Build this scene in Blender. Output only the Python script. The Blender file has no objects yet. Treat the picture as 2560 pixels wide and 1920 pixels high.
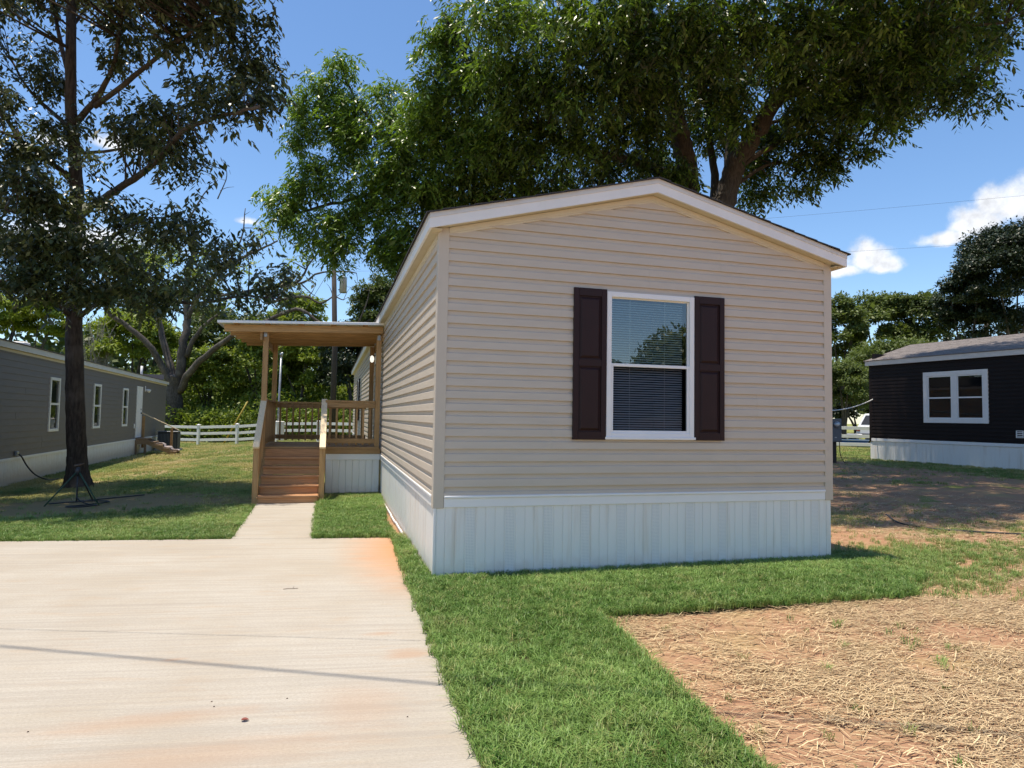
import bpy, math, random
import numpy as np
from mathutils import Vector, Matrix
R = math.radians
rng = np.random.default_rng(7)
random.seed(7)
sc = bpy.context.scene
COL = sc.collection

# ------------------------------------------------------------------ camera
CAM = np.array([-0.9126, -5.7745, 1.4452]); YAW, PITCH, ROLL = 0.2711, 0.0516, 0.0167; FPX = 1627.42   # focal length in pixels of a 2560 wide frame
Fv = np.array([math.sin(YAW)*math.cos(PITCH), math.cos(YAW)*math.cos(PITCH), math.sin(PITCH)])
R0 = np.array([math.cos(YAW), -math.sin(YAW), 0.0]); U0 = np.cross(R0, Fv)
Rv = math.cos(ROLL)*R0 + math.sin(ROLL)*U0; Uv = -math.sin(ROLL)*R0 + math.cos(ROLL)*U0
cd = bpy.data.cameras.new('camera'); cam = bpy.data.objects.new('camera', cd); COL.objects.link(cam)
cd.sensor_width = 36; cd.lens = FPX/2560*36; cd.clip_start = 0.05; cd.clip_end = 2000
M = Matrix.Identity(4)
for i in range(3):
    M[i][0] = Rv[i]; M[i][1] = Uv[i]; M[i][2] = -Fv[i]; M[i][3] = CAM[i]
cam.matrix_world = M
sc.camera = cam

# ------------------------------------------------------------------ sky, sun, exposure
SUNV = Vector((-0.195, 0.008, 1.0)).normalized()          # towards the sun
w = bpy.data.worlds.new('World'); sc.world = w; w.use_nodes = True
nt = w.node_tree; nt.nodes.clear()
def N(nt, t, **kw):
    n = nt.nodes.new(t)
    for k, v in kw.items():
        if k == 'inp':
            for kk, vv in v.items(): n.inputs[kk].default_value = vv
        else: setattr(n, k, v)
    return n
def math_(nt, op, a, b=None, clamp=False):
    n = N(nt, 'ShaderNodeMath', operation=op, use_clamp=clamp)
    for i, x in enumerate((a, b)):
        if x is None: continue
        if isinstance(x, (int, float)): n.inputs[i].default_value = x
        else: nt.links.new(x, n.inputs[i])
    return n.outputs[0]
out = N(nt, 'ShaderNodeOutputWorld'); bg = N(nt, 'ShaderNodeBackground', inp={'Strength': 0.15})
sky = N(nt, 'ShaderNodeTexSky', sky_type='NISHITA', sun_disc=False)
sky.sun_elevation = math.asin(SUNV.z); sky.sun_rotation = math.atan2(SUNV.x, SUNV.y)
sky.altitude = 200; sky.air_density = 1.0; sky.dust_density = 0.35; sky.ozone_density = 3.0
tc = N(nt, 'ShaderNodeTexCoord')
def pixdir(u, v):
    d = Fv + Rv*(u-1280)/FPX - Uv*(v-960)/FPX
    return d/np.linalg.norm(d)
cl = [  # cumulus: direction, angular size sideways, angular size up
    (pixdir(2165, 650), .036, .034), (pixdir(2105, 678), .034, .018), (pixdir(2210, 668), .024, .020),
    (pixdir(2560, 520), .065, .045), (pixdir(2450, 560), .050, .036), (pixdir(2360, 598), .042, .017), (pixdir(2490, 520), .035, .035), (pixdir(2640, 500), .08, .06),
    (pixdir(300, 365), .035, .016), (pixdir(130, 355), .03, .012), (pixdir(620, 555), .022, .010)]
r2 = random.Random(3)
for i in range(16):                                        # the same fair-weather cumulus all round the horizon
    a = math.pi*0.42 + i*0.29 + r2.uniform(-.06, .06); e = r2.uniform(.16, .42)
    cl.append((np.array([math.sin(a+.27)*math.cos(e), math.cos(a+.27)*math.cos(e), math.sin(e)]), r2.uniform(.05, .13), r2.uniform(.02, .05)))
nz = N(nt, 'ShaderNodeTexNoise', inp={'Scale': 20.0, 'Detail': 10.0, 'Roughness': .58})
nt.links.new(tc.outputs['Generated'], nz.inputs['Vector'])
nz2 = N(nt, 'ShaderNodeTexNoise', inp={'Scale': 60.0, 'Detail': 6.0, 'Roughness': .6})
nt.links.new(tc.outputs['Generated'], nz2.inputs['Vector'])
mask = None
for c, sx, sz in cl:
    c = c/np.linalg.norm(c); hx = np.cross(c, [0, 0, 1]); hx /= np.linalg.norm(hx); hz = np.cross(hx, c)
    def dotn(v, s):
        n = N(nt, 'ShaderNodeVectorMath', operation='DOT_PRODUCT'); n.inputs[1].default_value = tuple(v/s)
        nt.links.new(tc.outputs['Generated'], n.inputs[0]); return n.outputs['Value']
    a = dotn(hx, sx); b = dotn(hz, sz); f = dotn(c, 1.0)
    b = math_(nt, 'MULTIPLY', b, math_(nt, 'ADD', 1.0, math_(nt, 'MULTIPLY', math_(nt, 'LESS_THAN', b, 0.0), 0.9)))   # flatter base
    d = math_(nt, 'SQRT', math_(nt, 'ADD', math_(nt, 'MULTIPLY', a, a), math_(nt, 'MULTIPLY', b, b)))
    m = math_(nt, 'SUBTRACT', math_(nt, 'SUBTRACT', 1.25, d), math_(nt, 'MULTIPLY', math_(nt, 'LESS_THAN', f, 0.0), 50.0))
    mask = m if mask is None else math_(nt, 'MAXIMUM', mask, m)
mm = math_(nt, 'ADD', mask, math_(nt, 'MULTIPLY', math_(nt, 'SUBTRACT', nz.outputs['Fac'], 0.52), 1.9))
mr = N(nt, 'ShaderNodeMapRange', interpolation_type='SMOOTHSTEP', inp={'From Min': .30, 'From Max': .95}); nt.links.new(mm, mr.inputs['Value'])
cr = N(nt, 'ShaderNodeMapRange', inp={'From Min': .3, 'From Max': .7, 'To Min': 4.3, 'To Max': 6.2}); nt.links.new(nz2.outputs['Fac'], cr.inputs['Value'])
cc = N(nt, 'ShaderNodeCombineColor')
nt.links.new(math_(nt, 'MULTIPLY', cr.outputs[0], .94), cc.inputs[0]); nt.links.new(math_(nt, 'MULTIPLY', cr.outputs[0], .97), cc.inputs[1]); nt.links.new(math_(nt, 'MULTIPLY', cr.outputs[0], 1.03), cc.inputs[2])
mx = N(nt, 'ShaderNodeMix', data_type='RGBA'); nt.links.new(mr.outputs[0], mx.inputs[0]); hs_ = N(nt, 'ShaderNodeHueSaturation', inp={'Saturation': 1.10, 'Value': 1.0}); nt.links.new(sky.outputs[0], hs_.inputs['Color']); nt.links.new(hs_.outputs[0], mx.inputs[6]); nt.links.new(cc.outputs[0], mx.inputs[7])
nt.links.new(mx.outputs[2], bg.inputs['Color']); nt.links.new(bg.outputs[0], out.inputs[0])

sl = bpy.data.lights.new('sun', 'SUN'); sl.energy = 4.9; sl.angle = R(0.53); sl.color = (1.0, .91, .77)
so = bpy.data.objects.new('sun', sl); COL.objects.link(so); so.location = (0, 0, 40)
so.rotation_euler = SUNV.to_track_quat('Z', 'Y').to_euler()
sc.view_settings.view_transform = 'Standard'; sc.view_settings.look = 'None'; sc.view_settings.gamma = 1
sc.view_settings.use_curve_mapping = False; sc.view_settings.exposure = 0.38
sc.render.engine = 'CYCLES'; sc.cycles.use_denoising = True; sc.cycles.max_bounces = 8; sc.cycles.transparent_max_bounces = 16
sc.cycles.caustics_reflective = False; sc.cycles.caustics_refractive = False

# ------------------------------------------------------------------ helpers
def sst(a, b, x):
    t = np.clip((np.asarray(x, float)-a)/(b-a), 0, 1); return t*t*(3-2*t)
def terrain(x, y):                                          # the yard falls a little to the left and rises to the right
    x = np.asarray(x, float); y = np.asarray(y, float)
    z = -.24*sst(3, 9, y)*sst(2.5, 7.5, -x) - .10*sst(15, 33, y)*sst(0, 8, -x) + .27*sst(5, 15, x)
    return z
def at(u, v, d, k=2560/2212):                               # a point d metres in front of the lens; u, v read off the picture at 2212 px width
    return CAM + d*(Fv + Rv*(u*k-1280)/FPX - Uv*(v*k-960)/FPX)
def onground(u, v, k=2560/2212, zoff=0):
    dr = Fv + Rv*(u*k-1280)/FPX - Uv*(v*k-960)/FPX; z = 0.0
    for _ in range(30):
        p = CAM + dr*((z-CAM[2])/dr[2]); z = .5*z+.5*(float(terrain(p[0], p[1]))+zoff)
    return p
def tag(o, label=None, cat=None, group=None, kind=None):
    if label: o['label'] = label
    if cat: o['category'] = cat
    if group: o['group'] = group
    if kind: o['kind'] = kind
    return o
def empty(name, loc=(0, 0, 0), rz=0, label=None, cat=None, group=None):
    o = bpy.data.objects.new(name, None); COL.objects.link(o); o.location = loc; o.rotation_euler = (0, 0, rz); o.empty_display_size = .2
    return tag(o, label, cat, group)
def mobj(name, verts, faces, mat, parent=None, smooth=False):
    me = bpy.data.meshes.new(name); me.from_pydata([tuple(map(float, v)) for v in verts], [], faces); me.update()
    if smooth: me.polygons.foreach_set('use_smooth', [True]*len(me.polygons))
    o = bpy.data.objects.new(name, me); COL.objects.link(o)
    if mat: me.materials.append(mat)
    if parent: o.parent = parent
    return o
def boxgeo(lo, hi, c=0.0):
    lo = np.array(lo, float); hi = np.array(hi, float); c = min(c, .45*float((hi-lo).min()))
    if c <= 0:
        v = [(a, b, d) for a in (lo[0], hi[0]) for b in (lo[1], hi[1]) for d in (lo[2], hi[2])]
        return v, [(0, 1, 3, 2), (4, 6, 7, 5), (0, 4, 5, 1), (2, 3, 7, 6), (0, 2, 6, 4), (1, 5, 7, 3)]
    V = []; idx = {}
    for sx in (0, 1):
        for sy in (0, 1):
            for sz in (0, 1):
                s = (sx, sy, sz); p = [hi[i] if s[i] else lo[i] for i in range(3)]; ins = [(-c if s[i] else c) for i in range(3)]
                for ax in range(3):
                    idx[s, ax] = len(V); V.append([p[i] if i == ax else p[i]+ins[i] for i in range(3)])
    Fc = []
    ctr = (lo+hi)/2
    def add(l):
        P = np.array([V[i] for i in l]); n = np.cross(P[1]-P[0], P[2]-P[0])
        Fc.append(tuple(l) if n @ (P.mean(0)-ctr) > 0 else tuple(l[::-1]))
    for ax in range(3):
        o1, o2 = [i for i in range(3) if i != ax]
        for s in (0, 1):
            q = []
            for a, b in ((0, 0), (0, 1), (1, 1), (1, 0)):
                t = [0, 0, 0]; t[ax] = s; t[o1] = a; t[o2] = b; q.append(idx[tuple(t), ax])
            add(q)
        for a in (0, 1):
            for b in (0, 1):
                t0 = [0, 0, 0]; t0[o1] = a; t0[o2] = b; t1 = list(t0); t1[ax] = 1; t0 = tuple(t0); t1 = tuple(t1)
                add([idx[t0, o1], idx[t1, o1], idx[t1, o2], idx[t0, o2]])
    for s in {k[0] for k in idx}: add([idx[s, 0], idx[s, 1], idx[s, 2]])
    return V, Fc
def box(name, lo, hi, mat, parent=None, c=0.0):
    if name == 'pane':                                      # a sheet of glass, one face
        lo = np.array(lo, float); hi = np.array(hi, float); ax = int((hi-lo).argmin()); a, b = [i for i in range(3) if i != ax]; V = []
        for s, t in ((0, 0), (1, 0), (1, 1), (0, 1)): p = lo.copy(); p[a] = (lo, hi)[s][a]; p[b] = (lo, hi)[t][b]; V.append(p)
        return mobj(name, V, [(0, 1, 2, 3)], mat, parent)
    v, f = boxgeo(lo, hi, c); return mobj(name, v, f, mat, parent)
class MB:                                                   # collects shapes into ONE mesh
    def __init__(s): s.v = []; s.f = []
    def add(s, v, f):
        n = len(s.v); s.v += [tuple(map(float, p)) for p in v]; s.f += [tuple(i+n for i in q) for q in f]; return s
    def box(s, lo, hi, c=0.0): return s.add(*boxgeo(lo, hi, c))
    def build(s, name, mat, parent=None, smooth=False): return mobj(name, s.v, s.f, mat, parent, smooth)
def beamgeo(p, q, wd, ht, up=(0, 0, 1), c=.003):            # a board from p to q
    p = np.array(p, float); q = np.array(q, float); L = np.linalg.norm(q-p); x = (q-p)/L
    y = np.cross(up, x); y /= np.linalg.norm(y); z = np.cross(x, y)
    v, f = boxgeo((0, -wd/2, -ht/2), (L, wd/2, ht/2), c)
    return [p + x*a + y*b + z*d for a, b, d in v], f
def beam(name, p, q, wd, ht, mat, parent=None, up=(0, 0, 1), c=.003):
    v, f = beamgeo(p, q, wd, ht, up, c); return mobj(name, v, f, mat, parent)
def cat(P, n=6):                                            # smooth a polyline
    P = np.array(P, float)
    if len(P) < 3: return np.array([P[0]+(P[-1]-P[0])*t for t in np.linspace(0, 1, n+1)])
    Q = np.vstack([2*P[0]-P[1], P, 2*P[-1]-P[-2]]); o = []
    for i in range(1, len(Q)-2):
        for t in np.arange(n)/n:
            a, b, c_, d = Q[i-1], Q[i], Q[i+1], Q[i+2]
            o.append(.5*((2*b)+(-a+c_)*t+(2*a-5*b+4*c_-d)*t*t+(-a+3*b-3*c_+d)*t**3))
    return np.array(o+[P[-1]])
def tubegeo(P, r, sides=8, wob=0.0, caps=True):
    P = np.array(P, float); n = len(P); r = np.broadcast_to(np.asarray(r, float), (n,)) if np.ndim(r) <= 1 else r
    T = np.gradient(P, axis=0); T /= np.linalg.norm(T, axis=1)[:, None]+1e-9
    ref = np.array([0, 0, 1.]) if abs(T[0][2]) < .9 else np.array([1., 0, 0])
    V = []; a = np.arange(sides)/sides*2*math.pi
    X = np.cross(T[0], ref); X /= np.linalg.norm(X)
    for i in range(n):
        X = X - T[i]*(X @ T[i]); X /= np.linalg.norm(X)+1e-9; Y = np.cross(T[i], X)
        rr = r[i]*(1+(rng.uniform(-wob, wob, sides) if wob else 0))
        V.append(P[i] + (np.cos(a)*rr)[:, None]*X + (np.sin(a)*rr)[:, None]*Y)
    V = np.vstack(V); Fc = []
    for i in range(n-1):
        for j in range(sides):
            k = (j+1) % sides; Fc.append((i*sides+j, i*sides+k, (i+1)*sides+k, (i+1)*sides+j))
    if caps: Fc.append(tuple(range(sides))[::-1]); Fc.append(tuple((n-1)*sides+j for j in range(sides)))
    return V, Fc
def tube(name, P, r, mat, parent=None, sides=8, smooth=True):
    v, f = tubegeo(P, r, sides); return mobj(name, v, f, mat, parent, smooth)
def vnoise(x, y, s=1.0, seed=0):                            # value noise, 0..1
    x = np.asarray(x, float)*s; y = np.asarray(y, float)*s
    xi = np.floor(x).astype(np.int64); yi = np.floor(y).astype(np.int64); fx = x-xi; fy = y-yi
    def h(a, b):
        n = (a*374761393 + b*668265263 + seed*974711) & 0x7fffffff
        n = ((n ^ (n >> 13))*1274126177) & 0x7fffffff
        return ((n ^ (n >> 16)) & 0xffff)/65535.
    fx = fx*fx*(3-2*fx); fy = fy*fy*(3-2*fy)
    return (h(xi, yi)*(1-fx)+h(xi+1, yi)*fx)*(1-fy)+(h(xi, yi+1)*(1-fx)+h(xi+1, yi+1)*fx)*fy
def fbm(x, y, s=1.0, seed=0):
    return .5*vnoise(x, y, s, seed)+.3*vnoise(x, y, s*2.1, seed+1)+.2*vnoise(x, y, s*4.3, seed+2)

# ------------------------------------------------------------------ materials
def newmat(name):
    m = bpy.data.materials.new(name); m.use_nodes = True; nt = m.node_tree
    return m, nt, nt.nodes['Principled BSDF']
def L(nt, a, b): nt.links.new(a, b)
def mixc(nt, fac, a, b):
    n = N(nt, 'ShaderNodeMix', data_type='RGBA')
    for i, x in ((0, fac), (6, a), (7, b)):
        if isinstance(x, (int, float)): n.inputs[i].default_value = x
        elif isinstance(x, tuple): n.inputs[i].default_value = x+(1,) if len(x) == 3 else x
        else: L(nt, x, n.inputs[i])
    return n.outputs[2]
def noise(nt, scale, detail=4, rough=.55, stretch=None, obj=True):
    t = N(nt, 'ShaderNodeTexCoord'); n = N(nt, 'ShaderNodeTexNoise', inp={'Scale': scale, 'Detail': detail, 'Roughness': rough})
    src = t.outputs['Object']
    if not obj:
        g = N(nt, 'ShaderNodeNewGeometry'); src = g.outputs['Position']
    if stretch:
        mp = N(nt, 'ShaderNodeMapping'); mp.inputs['Scale'].default_value = stretch; L(nt, src, mp.inputs[0]); src = mp.outputs[0]
    L(nt, src, n.inputs['Vector']); return n.outputs['Fac']
def ramp(nt, fac, lo, hi):
    n = N(nt, 'ShaderNodeMapRange', interpolation_type='SMOOTHSTEP', inp={'From Min': lo, 'From Max': hi}); L(nt, fac, n.inputs['Value']); return n.outputs[0]
def bump(nt, p, h, strength=.3, dist=.01):
    b = N(nt, 'ShaderNodeBump', inp={'Strength': strength, 'Distance': dist}); L(nt, h, b.inputs['Height']); L(nt, b.outputs[0], p.inputs['Normal'])
def plain(name, c1, c2=None, rough=.5, scale=6, stretch=None, bmp=0, bscale=None, metal=0, spec=.5, rnd=0.0):
    m, nt, p = newmat(name); p.inputs['Roughness'].default_value = rough; p.inputs['Metallic'].default_value = metal; p.inputs['Specular IOR Level'].default_value = spec
    c2 = c2 or tuple(x*.86 for x in c1)
    c = mixc(nt, ramp(nt, noise(nt, scale, 5, .6, stretch), .3, .7), c1, c2)
    if rnd:
        oi = N(nt, 'ShaderNodeObjectInfo'); hs = N(nt, 'ShaderNodeHueSaturation'); L(nt, c, hs.inputs['Color'])
        L(nt, math_(nt, 'ADD', 1-rnd, math_(nt, 'MULTIPLY', oi.outputs['Random'], 2*rnd)), hs.inputs['Value']); c = hs.outputs[0]
    L(nt, c, p.inputs['Base Color'])
    if bmp: bump(nt, p, noise(nt, bscale or scale*6, 4, .6, stretch), bmp, .004)
    return m
def woodmat(name, c1, c2, stretch):
    m, nt, p = newmat(name); p.inputs['Roughness'].default_value = .72
    g = noise(nt, 9, 6, .65, stretch); kn = noise(nt, 5, 2, .5); c = mixc(nt, ramp(nt, g, .32, .68), c1, c2)
    c = mixc(nt, math_(nt, 'MULTIPLY', ramp(nt, kn, .72, .80), .6), c, tuple(x*.35 for x in c1))
    oi = N(nt, 'ShaderNodeObjectInfo'); hs = N(nt, 'ShaderNodeHueSaturation'); L(nt, c, hs.inputs['Color'])
    L(nt, math_(nt, 'ADD', .82, math_(nt, 'MULTIPLY', oi.outputs['Random'], .36)), hs.inputs['Value'])
    L(nt, hs.outputs[0], p.inputs['Base Color']); bump(nt, p, g, .35, .003); return m
W1, W2 = (.47, .275, .115), (.32, .18, .07)
wood_x = woodmat('treated_pine_x', W1, W2, (.35, 7, 7)); wood_y = woodmat('treated_pine_y', W1, W2, (7, .35, 7)); wood_z = woodmat('treated_pine_z', W1, W2, (7, 7, .35))
wood_pale = woodmat('pale_sunlit_pine', (.74, .60, .40), (.62, .48, .30), (7, .35, 7))  # paler pine; sunlight on the stair rail tops is put into this colour
wood_step = woodmat('stair_pine', (.55, .285, .13), (.40, .195, .085), (.35, 7, 7))
wood_old = woodmat('weathered_pine', (.30, .20, .12), (.19, .13, .085), (3, 3, 3))
siding_tan = plain('tan_vinyl_siding', (.56, .478, .385), (.525, .448, .36), .5, 2.5, (1, 1, 6), .35, 5)
trim_tan = plain('tan_vinyl_trim', (.56, .483, .39), (.535, .46, .37), .5, 3)
trim_cream = plain('cream_vinyl_trim', (.66, .58, .44), (.62, .55, .42), .5, 3)
soffit_cream = plain('cream_soffit', (.60, .53, .39), (.56, .49, .36), .55, 4)
white_trim = plain('white_painted_trim', (.80, .775, .75), (.75, .73, .71), .5, 5, None, .1, 40)
white_vinyl = plain('white_vinyl', (.82, .80, .78), (.79, .775, .76), .4, 4)
def skirtmat():
    m, nt, p = newmat('white_vinyl_skirting'); p.inputs['Roughness'].default_value = .45
    g = N(nt, 'ShaderNodeNewGeometry'); sp = N(nt, 'ShaderNodeSeparateXYZ'); L(nt, g.outputs['Position'], sp.inputs[0])
    st = noise(nt, 3.0, 5, .6, (3, 3, .25), obj=False); st2 = noise(nt, 9, 4, .6, None, obj=False)
    dirt = math_(nt, 'MULTIPLY', ramp(nt, st, .50, .72), .35)
    up = N(nt, 'ShaderNodeMapRange', inp={'From Min': .30, 'From Max': 0.02}); L(nt, math_(nt, 'ADD', sp.outputs[2], math_(nt, 'MULTIPLY', st2, .25)), up.inputs['Value'])
    low = math_(nt, 'MULTIPLY', up.outputs[0], .75)
    c = mixc(nt, math_(nt, 'MAXIMUM', dirt, low), (.80, .775, .735), (.56, .43, .30)); L(nt, c, p.inputs['Base Color']); return m
skirt_white = skirtmat()
def perfmat():
    m, nt, p = newmat('perforated_skirt_strip'); p.inputs['Roughness'].default_value = .5
    t = N(nt, 'ShaderNodeNewGeometry'); mp = N(nt, 'ShaderNodeMapping'); mp.inputs['Rotation'].default_value = (0, R(45), 0); mp.inputs['Scale'].default_value = (1, 1, 1)
    L(nt, t.outputs['Position'], mp.inputs[0]); sp = N(nt, 'ShaderNodeSeparateXYZ'); L(nt, mp.outputs[0], sp.inputs[0])
    a = math_(nt, 'SINE', math_(nt, 'MULTIPLY', sp.outputs[0], 330)); b = math_(nt, 'SINE', math_(nt, 'MULTIPLY', sp.outputs[2], 330))
    h = math_(nt, 'GREATER_THAN', math_(nt, 'MULTIPLY', a, b), .25)
    L(nt, mixc(nt, math_(nt, 'MULTIPLY', h, .5), (.80, .775, .735), (.36, .39, .43)), p.inputs['Base Color']); return m
skirt_perf = perfmat()
shutter_brown = plain('dark_brown_shutter', (.024, .010, .010), (.028, .011, .011), .5, 8, None, .08, 80, spec=.25)
shingle_dark = plain('dark_shingle', (.035, .033, .034), (.06, .055, .055), .9, 60, None, .4, 220)
shingle_grey = plain('grey_brown_shingle', (.24, .21, .195), (.14, .12, .11), .9, 30, None, .5, 200, rnd=.15)
siding_black = plain('black_vinyl_siding', (.012, .008, .0075), (.015, .010, .009), .55, 3, None, .05, 60, spec=.18)
siding_grey = plain('grey_lap_siding', (.175, .150, .136), (.158, .136, .124), .55, 2, (1, 1, 5), .15, 50)
fascia_grey = plain('grey_white_fascia', (.66, .635, .61), (.60, .58, .56), .5, 5)
interior = plain('dark_interior', (.03, .03, .033), (.025, .025, .028), .9, 3)
blind_white = plain('white_blind', (.80, .81, .82), (.78, .79, .80), .5, 4)
galv = plain('galvanised_steel', (.42, .44, .46), (.34, .36, .38), .4, 12, metal=.7)
greymetal = plain('grey_painted_metal', (.12, .13, .15), (.10, .11, .125), .45, 6)
darkmetal = plain('dark_metal', (.025, .025, .027), (.03, .03, .033), .5, 8)
rubber = plain('black_rubber', (.012, .012, .013), (.018, .018, .018), .5, 8)
white_gloss = plain('white_car_paint', (.70, .71, .72), (.68, .69, .70), .25, 3)
polewood = plain('creosote_pole', (.060, .046, .036), (.036, .029, .024), .85, 5, (4, 4, .3), .5, 30)
green_metal = plain('green_painted_metal', (.02, .065, .03), (.015, .05, .025), .5, 8)
yellow_plastic = plain('yellow_plastic', (.50, .36, .06), (.42, .30, .05), .5, 5)
blue_plastic = plain('blue_plastic', (.03, .12, .42), (.025, .10, .36), .4, 5)
cloth_grey = plain('grey_towel', (.34, .29, .28), (.27, .23, .22), .95, 20, None, .5, 120)
dead_red = plain('dry_red_leaf', (.28, .06, .04), (.20, .05, .03), .7, 60)
twig_mat = plain('dry_twig', (.12, .08, .055), (.08, .055, .04), .9, 40)
brass = plain('brass', (.45, .30, .10), (.38, .25, .08), .35, 20, metal=.8)
def barkmat(name, c1, c2):
    m, nt, p = newmat(name); p.inputs['Roughness'].default_value = .9; p.inputs['Specular IOR Level'].default_value = .2
    a = noise(nt, 7, 6, .7, (3, 3, .6)); b = noise(nt, 1.2, 3, .6)
    c = mixc(nt, ramp(nt, a, .35, .68), c2, c1); c = mixc(nt, math_(nt, 'MULTIPLY', ramp(nt, b, .5, .7), .5), c, tuple(min(1, x*1.5+.02) for x in c1))
    L(nt, c, p.inputs['Base Color']); bump(nt, p, a, .9, .03); return m
bark_oak = barkmat('oak_bark', (.105, .078, .060), (.045, .033, .026))
bark_pecan = barkmat('pecan_bark', (.10, .082, .066), (.045, .036, .029))
bark_grey = barkmat('grey_bark', (.115, .10, .088), (.05, .043, .037))
def leafmat(name, dark, light, trans=.35, rough=.38, spec=.5):
    m, nt, p = newmat(name); o = nt.nodes['Material Output']
    at_ = N(nt, 'ShaderNodeAttribute', attribute_name='tint'); c = mixc(nt, at_.outputs['Fac'], dark, light)
    L(nt, c, p.inputs['Base Color']); p.inputs['Roughness'].default_value = rough; p.inputs['Specular IOR Level'].default_value = spec
    tr = N(nt, 'ShaderNodeBsdfTranslucent'); hs = N(nt, 'ShaderNodeHueSaturation', inp={'Value': 1.6, 'Saturation': 1.1}); L(nt, c, hs.inputs['Color']); L(nt, hs.outputs[0], tr.inputs[0])
    ms = N(nt, 'ShaderNodeMixShader', inp={0: trans}); L(nt, p.outputs[0], ms.inputs[1]); L(nt, tr.outputs[0], ms.inputs[2]); L(nt, ms.outputs[0], o.inputs[0]); return m
leaf_oak = leafmat('oak_leaf', (.020, .030, .011), (.145, .170, .055), .22, .35, .6)
leaf_pecan = leafmat('pecan_leaf', (.013, .028, .006), (.19, .29, .042), .32, .38, .5)
leaf_bush = leafmat('bush_leaf', (.07, .11, .016), (.27, .33, .05), .32, .5, .35)
leaf_dark = leafmat('dark_evergreen_leaf', (.012, .021, .010), (.036, .055, .020), .10, .45, .4)
leaf_far = leafmat('far_leaf', (.042, .066, .018), (.16, .20, .048), .28, .5, .35)
def glassmat(name, minr=.10, tint=(.72, .80, .80), rough=0.0, ior=1.5):
    m, nt, p = newmat(name); o = nt.nodes['Material Output']
    tr = N(nt, 'ShaderNodeBsdfTransparent'); tr.inputs[0].default_value = tint+(1,)
    gl = N(nt, 'ShaderNodeBsdfGlossy', inp={'Roughness': rough}); fr = N(nt, 'ShaderNodeFresnel', inp={'IOR': ior})
    k = math_(nt, 'ADD', math_(nt, 'MULTIPLY', fr.outputs[0], 1.0), minr, True)
    ms = N(nt, 'ShaderNodeMixShader'); L(nt, k, ms.inputs[0]); L(nt, tr.outputs[0], ms.inputs[1]); L(nt, gl.outputs[0], ms.inputs[2]); L(nt, ms.outputs[0], o.inputs[0]); return m
glass_up = glassmat('window_glass', .15, (.72, .86, .86)); glass_low = glassmat('screened_glass', .0, (.55, .56, .58), 0.0, 1.2); glass_dark = glassmat('dark_window_glass', .03, (.45, .50, .50), 0.0, 1.4)

# ------------------------------------------------------------------ ground, soil, driveway
def inpoly(x, y, P):
    x = np.asarray(x); y = np.asarray(y); c = np.zeros(x.shape, bool); n = len(P)
    for i in range(n):
        x0, y0 = P[i]; x1, y1 = P[(i+1) % n]
        k = ((y0 > y) != (y1 > y)) & (x < (x1-x0)*(y-y0)/((y1-y0) if y1 != y0 else 1e-9)+x0); c ^= k
    return c
DRIVE_A = [(-9.0, 3.16), (-4.323, 2.592), (-1.961, 2.298), (-1.047, 2.18), (-.146, 2.065), (-.235, -1.56), (-9.0, 1.19)]
DRIVE_B = [(-.237, -1.571), (-.27, -3.1), (-.29, -9.0), (-9.0, -9.0), (-9.0, 1.179)]
WALK1 = [(-1.961, 2.305), (-1.975, 3.55), (-1.047, 3.50), (-1.047, 2.187)]
WALK2 = [(-1.975, 3.556), (-2.0, 5.40), (-1.05, 5.40), (-1.047, 3.506)]
SOD_FRONT = [(-.23, -8.0), (.62, -8.0), (.83, -3.35), (.90, -2.4), (1.015, -1.30), (2.0, -1.33), (3.0, -1.30), (3.86, -1.33), (4.05, -1.22), (4.25, -1.0), (4.55, -.85), (4.5, -.5), (4.75, -.2), (4.55, .2), (4.22, .6), (4.22, .0), (0, .0), (-.03, .0), (-.03, 2.1), (-.13, 2.06), (-.215, -1.56)]
SOD_SIDE = [(-1.04, 2.20), (-.12, 2.085), (-.16, 3.2), (-.07, 4.4), (0, 6.3), (-1.04, 6.3)]
def greenness(x, y):
    x = np.asarray(x, float); y = np.asarray(y, float); n = fbm(x, y, .55, 11); n2 = fbm(x, y, 1.7, 21)
    left = sst(1.0, 2.2, -x)*sst(2.0, 2.4, y+.125*(x+2))
    worn = np.exp(-(((x+5.2)/3.0)**2+((y-6.1)/1.75)**2)**1.5)
    gl = np.clip(.95 - 1.25*worn*(.55+n2) - sst(7.5, 10, y)*(.15+.5*sst(.45, .72, n)), .05, 1)
    path = np.exp(-((x+6.0+(y-9)*.02+.35*np.sin(y*.6))/.45)**2)*sst(8.0, 10, y); gl = gl*(1-.40*path)
    gl = np.maximum(gl, .9*sst(6.0, 6.6, -x)*sst(8, 9, y)*(1-path))
    right = sst(4.2, 5.0, x)*sst(-1.0, .4, y); gr = .10+.70*sst(.52, .72, n2)*sst(.35, .6, n)+.65*sst(13.6, 15.2, x)
    gr = np.maximum(gr, .85*np.exp(-(((x-5.9)/1.3)**2+((y-2.6)/.8)**2)))
    front = .04+.22*sst(.55, .75, n2)*sst(1.4, 3.5, x)
    far = sst(24, 30, y)
    g = np.where(x < -.5, gl*left, np.where(right > 0, gr*right+front*(1-right), front))
    back = (x > -1.5)*(x < 5)*(y > 6)
    return np.clip(np.maximum(g, np.maximum(far*.85, back*.6)), 0, 1)
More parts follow.
